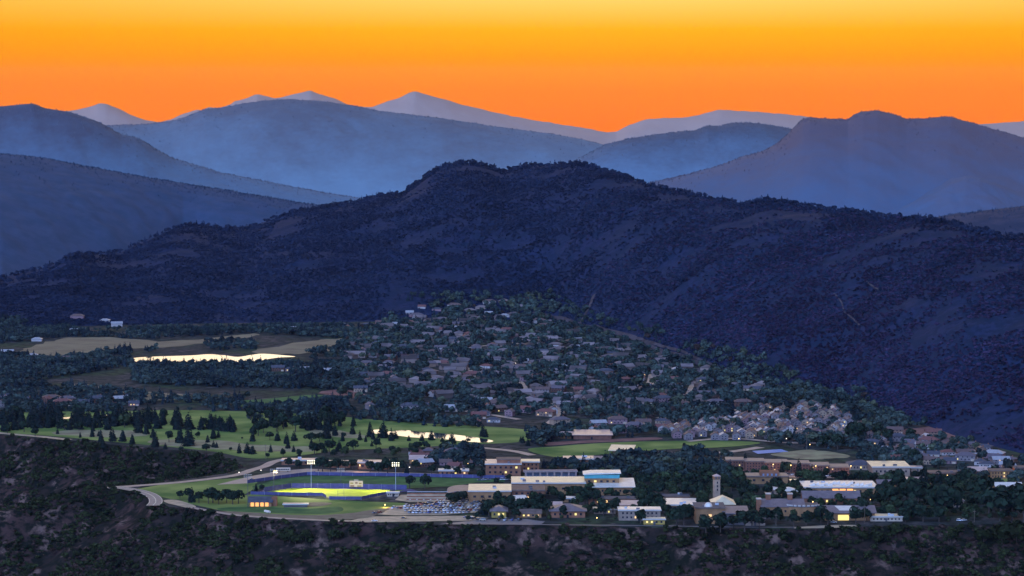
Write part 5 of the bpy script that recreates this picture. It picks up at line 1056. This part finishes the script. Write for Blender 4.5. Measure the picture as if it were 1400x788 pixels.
# rim shrubs silhouetted against the lawns
SHR = [np_mesh('shrub_crown', *broad_mesh(400+i, 150, leaf=.11, W=.55, low=.03), F_SCRUB) for i in range(4)]
STM = MB().cyl(0, 0, -.05, .45, .03, .015, 5).mesh('shrub_stem', M_BARK)
for u, v, hp in [(222,693,5),(211,695,7),(236,696,7),(277,706,9),(289,708,7),(310,710,8),(325,711,9),(341,712,8),(387,717,13),(396,717,14),(404,718,10),(418,717,12),(426,718,10),(455,718,12),(462,718,10),(484,718,10),(519,717,9),(525,718,8),(535,718,8),(562,720,11),(570,720,9),(590,720,6),(604,721,8),(838,726,14),(850,727,11),(870,728,12),(904,726,8),(948,726,12),(1072,727,12),(1180,724,12),(1200,724,14),(1225,722,12),(1250,722,11),(1300,722,12),(1345,722,16),(1370,722,20),(1390,720,20),(85,604,9),(93,605,6),(118,607,9),(125,608,10),(158,611,7),(140,609,9),(176,613,6),(265,622,9),(300,626,7),(640,722,7),(665,722,8),(690,721,7),(720,723,8),(745,722,7),(770,722,10),(790,723,8),(812,724,9),(1110,728,9),(1140,727,8)]:
    y0 = at(u, v)[1]; x, y = at(u, v)[:2]
    z = surf_z(x, y)
    r = empty('rim_shrub', (x, y, z-.3), rnd.random()*6.28); H = hp*mpp(y)*rnd.uniform(1.1, 1.7); wd = rnd.uniform(1.0, 1.5); r.scale = (H*wd, H*wd, H)
    link(bpy.data.objects.new('crown', rnd.choice(SHR)), r); link(bpy.data.objects.new('stem', STM), r)
    reg(r, 'dark rounded shrub at the mesa rim', 'dark rounded shrubs at the mesa rim', (u, v), 'shrub', 'shrubs along the mesa rim')

# ---- vegetation nobody could count, one object each
def scatter(name, label, cat, protos, P, H, Wd, m):
    """one mesh out of many small plants: P (n,3) feet, H heights, Wd width factors"""
    n = len(P); P = np.asarray(P, float); Vs, Fs, off = [], [], 0
    which = rng.integers(0, len(protos), n); ang = rng.random(n)*6.283
    for k, (pv, pf) in enumerate(protos):
        i = np.where(which == k)[0]
        if not len(i): continue
        c, s_ = np.cos(ang[i])[:, None], np.sin(ang[i])[:, None]; w = (H[i]*Wd[i])[:, None]
        X = (pv[None, :, 0]*c-pv[None, :, 1]*s_)*w+P[i, 0:1]; Y = (pv[None, :, 0]*s_+pv[None, :, 1]*c)*w+P[i, 1:2]; Z = pv[None, :, 2]*H[i][:, None]+P[i, 2:3]
        Vs.append(np.stack([X, Y, Z], -1).reshape(-1, 3)); Fs.append((pf[None]+(np.arange(len(i))*len(pv))[:, None, None]).reshape(-1, 4)+off); off += len(i)*len(pv)
    o = link(bpy.data.objects.new(name, np_mesh(name, np.concatenate(Vs), np.concatenate(Fs), m))); return tag(o, label, cat, kind='stuff')
LOWC = [conifer_mesh(500+i, 34, R=.24, leaf=.10) for i in range(4)]; LOWB = [broad_mesh(520+i, 40, leaf=.16, W=.5, low=.05) for i in range(5)]; MIDB = [broad_mesh(540+i, 90, leaf=.12, W=.46, low=.08) for i in range(5)]; MIDC = [conifer_mesh(560+i, 90, R=.22, leaf=.075) for i in range(4)]
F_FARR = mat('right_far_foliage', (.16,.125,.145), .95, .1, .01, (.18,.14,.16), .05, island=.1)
F_TOWN = mat('town_foliage', (.028,.046,.046), .9, .4, .02, (.054,.072,.056), .1, island=.5)
F_TOWNY = mat('town_olive_foliage', (.06,.072,.045), .9, .3, .02, (.08,.088,.05), .1, island=.5)
F_TOWNC = mat('town_conifer_foliage', (.018,.032,.040), .9, .3, .02, (.026,.042,.046), .1, island=.45)
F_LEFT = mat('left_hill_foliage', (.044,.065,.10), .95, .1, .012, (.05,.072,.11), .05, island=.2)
FINE = [broad_mesh(610+i, 8, leaf=.33, W=.5, low=.03) for i in range(5)]; SPECK = [broad_mesh(615+i, 5, leaf=.42, W=.45, low=.03) for i in range(5)]
TINY = [broad_mesh(580+i, 14, leaf=.26, W=.5, low=.03) for i in range(5)]; TINYC = [conifer_mesh(590+i, 16, R=.26, leaf=.14) for i in range(4)]
def masked(P):
    ok = np.ones(len(P), bool)
    for e in EXCL+BLD: ok &= ~pip(P[:, 0], P[:, 1], e)
    for x, y, c in HFOOT: ok &= (P[:, 0]-x)**2+(P[:, 1]-y)**2 > (c*.8)**2
    return P[ok]
def field(polys, n):
    P = np.array(sum([scatter_px(p, k) for p, k in zip(polys, n)], [])); return masked(P)
town = [[(420,470),(560,430),(720,428),(760,444),(870,476),(1000,520),(1110,536),(1190,560),(1330,604),(1345,634),(1180,616),(1060,612),(1040,600),(900,597),(740,603),(720,588),(560,572),(470,548),(430,530)],
        [(480,560),(560,570),(720,588),(740,602),(560,585),(480,572)], [(720,603),(760,600),(740,612)], [(740,640),(900,628),(1000,622),(1000,660),(860,655)], [(1180,615),(1400,635),(1400,665),(1250,650),(1170,632)], [(600,618),(660,620),(665,640),(570,640)], [(700,426),(760,432),(860,462),(960,492),(1050,516),(1190,552),(1190,566),(1110,542),(1000,526),(870,482),(760,450),(700,440)]]
P = field(town, [7600, 300, 80, 560, 300, 100, 900]); n = len(P); dens = fbm(P[:, 0]/70, P[:, 1]/70, 77, 3); P = P[dens > .36]; TC = [at(u, v)[:2] for u, v in [(925,588),(1000,576),(1040,560),(1110,554),(1145,562),(1180,590),(1150,602),(1080,600),(1000,602),(940,602)]]; P = P[~pip(P[:, 0], P[:, 1], TC) | (rng.random(len(P)) < .3)]; n = len(P)
Zt = np.maximum(main.height(P[:, 0], P[:, 1]), 0)
H = rng.uniform(5.5, 10.5, n)*(1+.35*(rng.random(n) < .12))
isc = rng.random(n) < .16; ish = rng.random(n)
P3 = np.column_stack([P, Zt-.2])
scatter('town_conifers', 'scattered dark conifers among the hillside houses', 'conifers', MIDC, P3[isc], H[isc]*1.25, np.ones(isc.sum()), F_TOWNC)
k = ~isc & (ish < .84); scatter('town_trees', 'dense dark green trees filling the ground between the hillside houses', 'trees', MIDB, P3[k], H[k], rng.uniform(.9, 1.3, k.sum()), F_TOWN)
k = ~isc & (ish >= .84) & (ish < .95); scatter('town_olive_trees', 'paler olive trees among the hillside houses', 'trees', MIDB, P3[k], H[k], rng.uniform(.9, 1.3, k.sum()), F_TOWNY)
k = ~isc & (ish >= .95); scatter('town_rusty_shrubs', 'rusty brown small trees among the hillside houses', 'trees', MIDB, P3[k], H[k]*.8, rng.uniform(.9, 1.3, k.sum()), F_AUT)
P = field([[(640,692),(700,678),(900,655),(1000,648),(1240,655),(1300,660),(1400,668),(1400,713),(1200,716),(900,715),(740,707),(660,704)]], [720]); hid = np.zeros(len(P), bool)
for e in BLD:
    for dy in (7, 15): hid |= pip(P[:, 0], P[:, 1]+dy, e)
P = P[~hid | (rng.random(len(P)) < .22)]; n = len(P)
scatter('campus_trees', 'dark trees crowding between the campus buildings', 'trees', [broad_mesh(620+i, 160, leaf=.10, W=.44, low=.06) for i in range(5)], np.column_stack([P, np.zeros(n)-.2]), rng.uniform(4.5, 10.5, n), rng.uniform(.9, 1.4, n), F_CAMP)
val = [[(0,440),(120,452),(330,448),(480,446),(480,464),(340,456),(200,464),(100,460),(0,470)], [(0,486),(40,488),(100,490),(180,478),(180,500),(120,510),(60,520),(0,520)], [(180,500),(420,498),(560,500),(520,535),(430,532),(300,530),(180,525)], [(0,522),(90,528),(260,545),(470,546),(480,562),(300,563),(0,566)], [(340,556),(480,548),(480,574),(340,576)], [(270,466),(350,468),(350,480),(290,482)], [(130,474),(215,470),(215,482),(130,486)]]
P = field(val, [1500, 900, 2300, 1000, 170, 160, 60]); n = len(P); d = fbm(P[:, 0]/90, P[:, 1]/90, 78, 3); P = P[d > .33]; n = len(P); H = rng.uniform(4, 9, n); P3 = np.column_stack([P, np.maximum(main.height(P[:, 0], P[:, 1]), 0)-.2]); isc = rng.random(n) < .3
scatter('valley_conifers', 'dark conifer woods on the valley floor around the lake', 'woods', MIDC, P3[isc], H[isc]*1.5, np.ones(isc.sum()), F_TOWNC)
scatter('valley_scrub', 'dark scrub and riverside trees on the valley floor around the lake', 'scrub', LOWB, P3[~isc], H[~isc]*.9, rng.uniform(1, 1.5, (~isc).sum()), F_TOWN)
# wooded ridge
def on_ridge(R, n, t0, t1, pw=1.0):
    si = rng.random(n)*(len(R.S)-1); ti = (t0+(t1-t0)*rng.random(n)**pw)*(R.nf-1); P = R.sample(si, ti); u = 700+FPX*P[:, 0]/P[:, 1]; return P[(u > -180) & (u < 1560)]
P = on_ridge(main, 165000, .02, 1.0); d = fbm(P[:, 0]/75, P[:, 1]/75, 31, 4)+.25*(fbm((P[:, 0]+.75*P[:, 1])/30, (P[:, 1]-.75*P[:, 0])/160, 37, 3)-.5); lm = P[:, 0]/P[:, 1]*FPX+700
P = P[d > np.where(lm > 900, .28, .26)+.26*rng.random(len(P))]
ok = np.ones(len(P), bool)
for e in EXCL[-6:]: ok &= ~pip(P[:, 0], P[:, 1], e)
P = P[ok]; H = rng.uniform(1.5, 3.4, len(P)); Wd = rng.uniform(1.0, 1.7, len(P)); red = rng.random(len(P)) < np.clip((P[:, 0]/P[:, 1]*FPX-60)/420, 0, .8)*np.clip(1.25-P[:, 2]/170, .15, 1)
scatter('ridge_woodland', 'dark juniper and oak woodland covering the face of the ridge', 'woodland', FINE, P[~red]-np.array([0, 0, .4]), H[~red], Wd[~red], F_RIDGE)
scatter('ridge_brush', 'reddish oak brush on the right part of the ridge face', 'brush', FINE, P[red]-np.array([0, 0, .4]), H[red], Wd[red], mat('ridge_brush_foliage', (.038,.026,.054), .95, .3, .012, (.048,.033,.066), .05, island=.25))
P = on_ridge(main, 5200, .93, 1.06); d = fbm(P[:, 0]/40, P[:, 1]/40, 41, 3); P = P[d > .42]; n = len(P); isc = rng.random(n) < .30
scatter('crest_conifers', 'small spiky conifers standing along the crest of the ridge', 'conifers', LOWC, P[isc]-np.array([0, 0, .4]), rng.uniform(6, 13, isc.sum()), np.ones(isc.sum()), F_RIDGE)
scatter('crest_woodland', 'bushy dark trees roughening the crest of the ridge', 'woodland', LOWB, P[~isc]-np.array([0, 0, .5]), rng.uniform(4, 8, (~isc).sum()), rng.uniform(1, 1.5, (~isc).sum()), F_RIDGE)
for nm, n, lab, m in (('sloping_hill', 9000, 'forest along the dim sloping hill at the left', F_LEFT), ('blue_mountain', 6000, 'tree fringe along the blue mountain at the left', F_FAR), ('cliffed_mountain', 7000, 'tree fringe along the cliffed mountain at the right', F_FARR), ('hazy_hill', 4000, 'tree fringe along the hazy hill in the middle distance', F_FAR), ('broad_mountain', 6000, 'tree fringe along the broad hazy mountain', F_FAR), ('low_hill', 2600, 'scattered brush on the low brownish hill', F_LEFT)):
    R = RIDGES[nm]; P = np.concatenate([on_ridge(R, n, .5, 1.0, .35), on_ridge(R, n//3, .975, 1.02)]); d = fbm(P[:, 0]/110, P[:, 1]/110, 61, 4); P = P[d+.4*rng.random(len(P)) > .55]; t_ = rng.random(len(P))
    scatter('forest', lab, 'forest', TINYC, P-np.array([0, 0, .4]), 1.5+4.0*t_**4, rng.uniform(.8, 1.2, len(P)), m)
# scrub on the eroded slope below the rim
xs = rng.uniform(-520, 500, 90000); ys = rng.uniform(1985, 2740, 90000); zs = ground_z(xs, ys); k = zs < -.6; P = np.column_stack([xs, ys, zs])[k]
up = np.array([pix(*p)[1] for p in P]); P = P[(up < 812)]
d = fbm(P[:, 0]/26, P[:, 1]/26, 71, 4); uu = np.array([pix(*p) for p in P]); P = P[d+.12*rng.random(len(P)) > .47+.045*np.clip((420-uu[:, 0])/200, 0, 1)*np.clip((uu[:, 1]-690)/30, 0, 1)]; n = len(P); P = P[:20000]; n = len(P)
H = rng.uniform(1.3, 4.2, n)*np.where(rng.random(n) < .12, 1.5, 1); sm = rng.random(n)
print('scrub', n)
scatter('slope_scrub', 'dark oak and juniper scrub covering the slope below the mesa rim', 'scrub', MIDB, P[sm < .72]-np.array([0, 0, .3]), H[sm < .72], rng.uniform(1, 1.7, (sm < .72).sum()), F_SCRUB)
scatter('slope_brush', 'reddish brown low brush on the slope below the mesa rim', 'brush', MIDB, P[sm >= .72]-np.array([0, 0, .3]), H[sm >= .72]*.7, rng.uniform(1, 1.7, (sm >= .72).sum()), mat('brown_brush', (.075,.042,.032), .95, .3, .1, (.10,.056,.042), .05, island=.4))

# ------------------------------------------------------------------ labels: look, then the landmark beside it, then the order from the left
ORD = ['leftmost', 'second from left', 'third from left', 'fourth from left', 'fifth from left', 'sixth from left', 'seventh from left', 'eighth from left', 'ninth from left', 'tenth from left', 'eleventh from left', 'twelfth from left']
def near(u, v):
    return min(LANDM, key=lambda L: (u-L[1])**2+(2.2*(v-L[2]))**2)[0]
sets = {}
for o, look, plural, (u, v), cat, group, area in REG:
    place = (f'in the {area[1]} of {area[0]}' if area else f'by {near(u, v)}')
    sets.setdefault((look, plural, place, cat), []).append((u, o, group))
for (look, plural, place, cat), L in sets.items():
    L.sort(key=lambda t: t[0]); n = len(L)
    for i, (u, o, group) in enumerate(L):
        if n == 1: lab = f'{look} {place}' if cat != 'shrub' else f'{look} {place}'
        elif n <= 12: lab = f'{ORD[i] if i < n-1 or n > 12 else "rightmost"} of the {plural} {place}'
        else: lab = f'{look} {place}'
        while len(lab.split()) > 16 and ' the ' in lab: lab = lab.replace(' the ', ' ', 1)
        if len(lab.split()) > 16: lab = lab.replace('from left of', 'of', 1)
        tag(o, lab, cat, L[0][2] if n > 12 else group)
print('objects', len(SC.objects), 'houses', HOUSE_N, 'reg', len(REG))
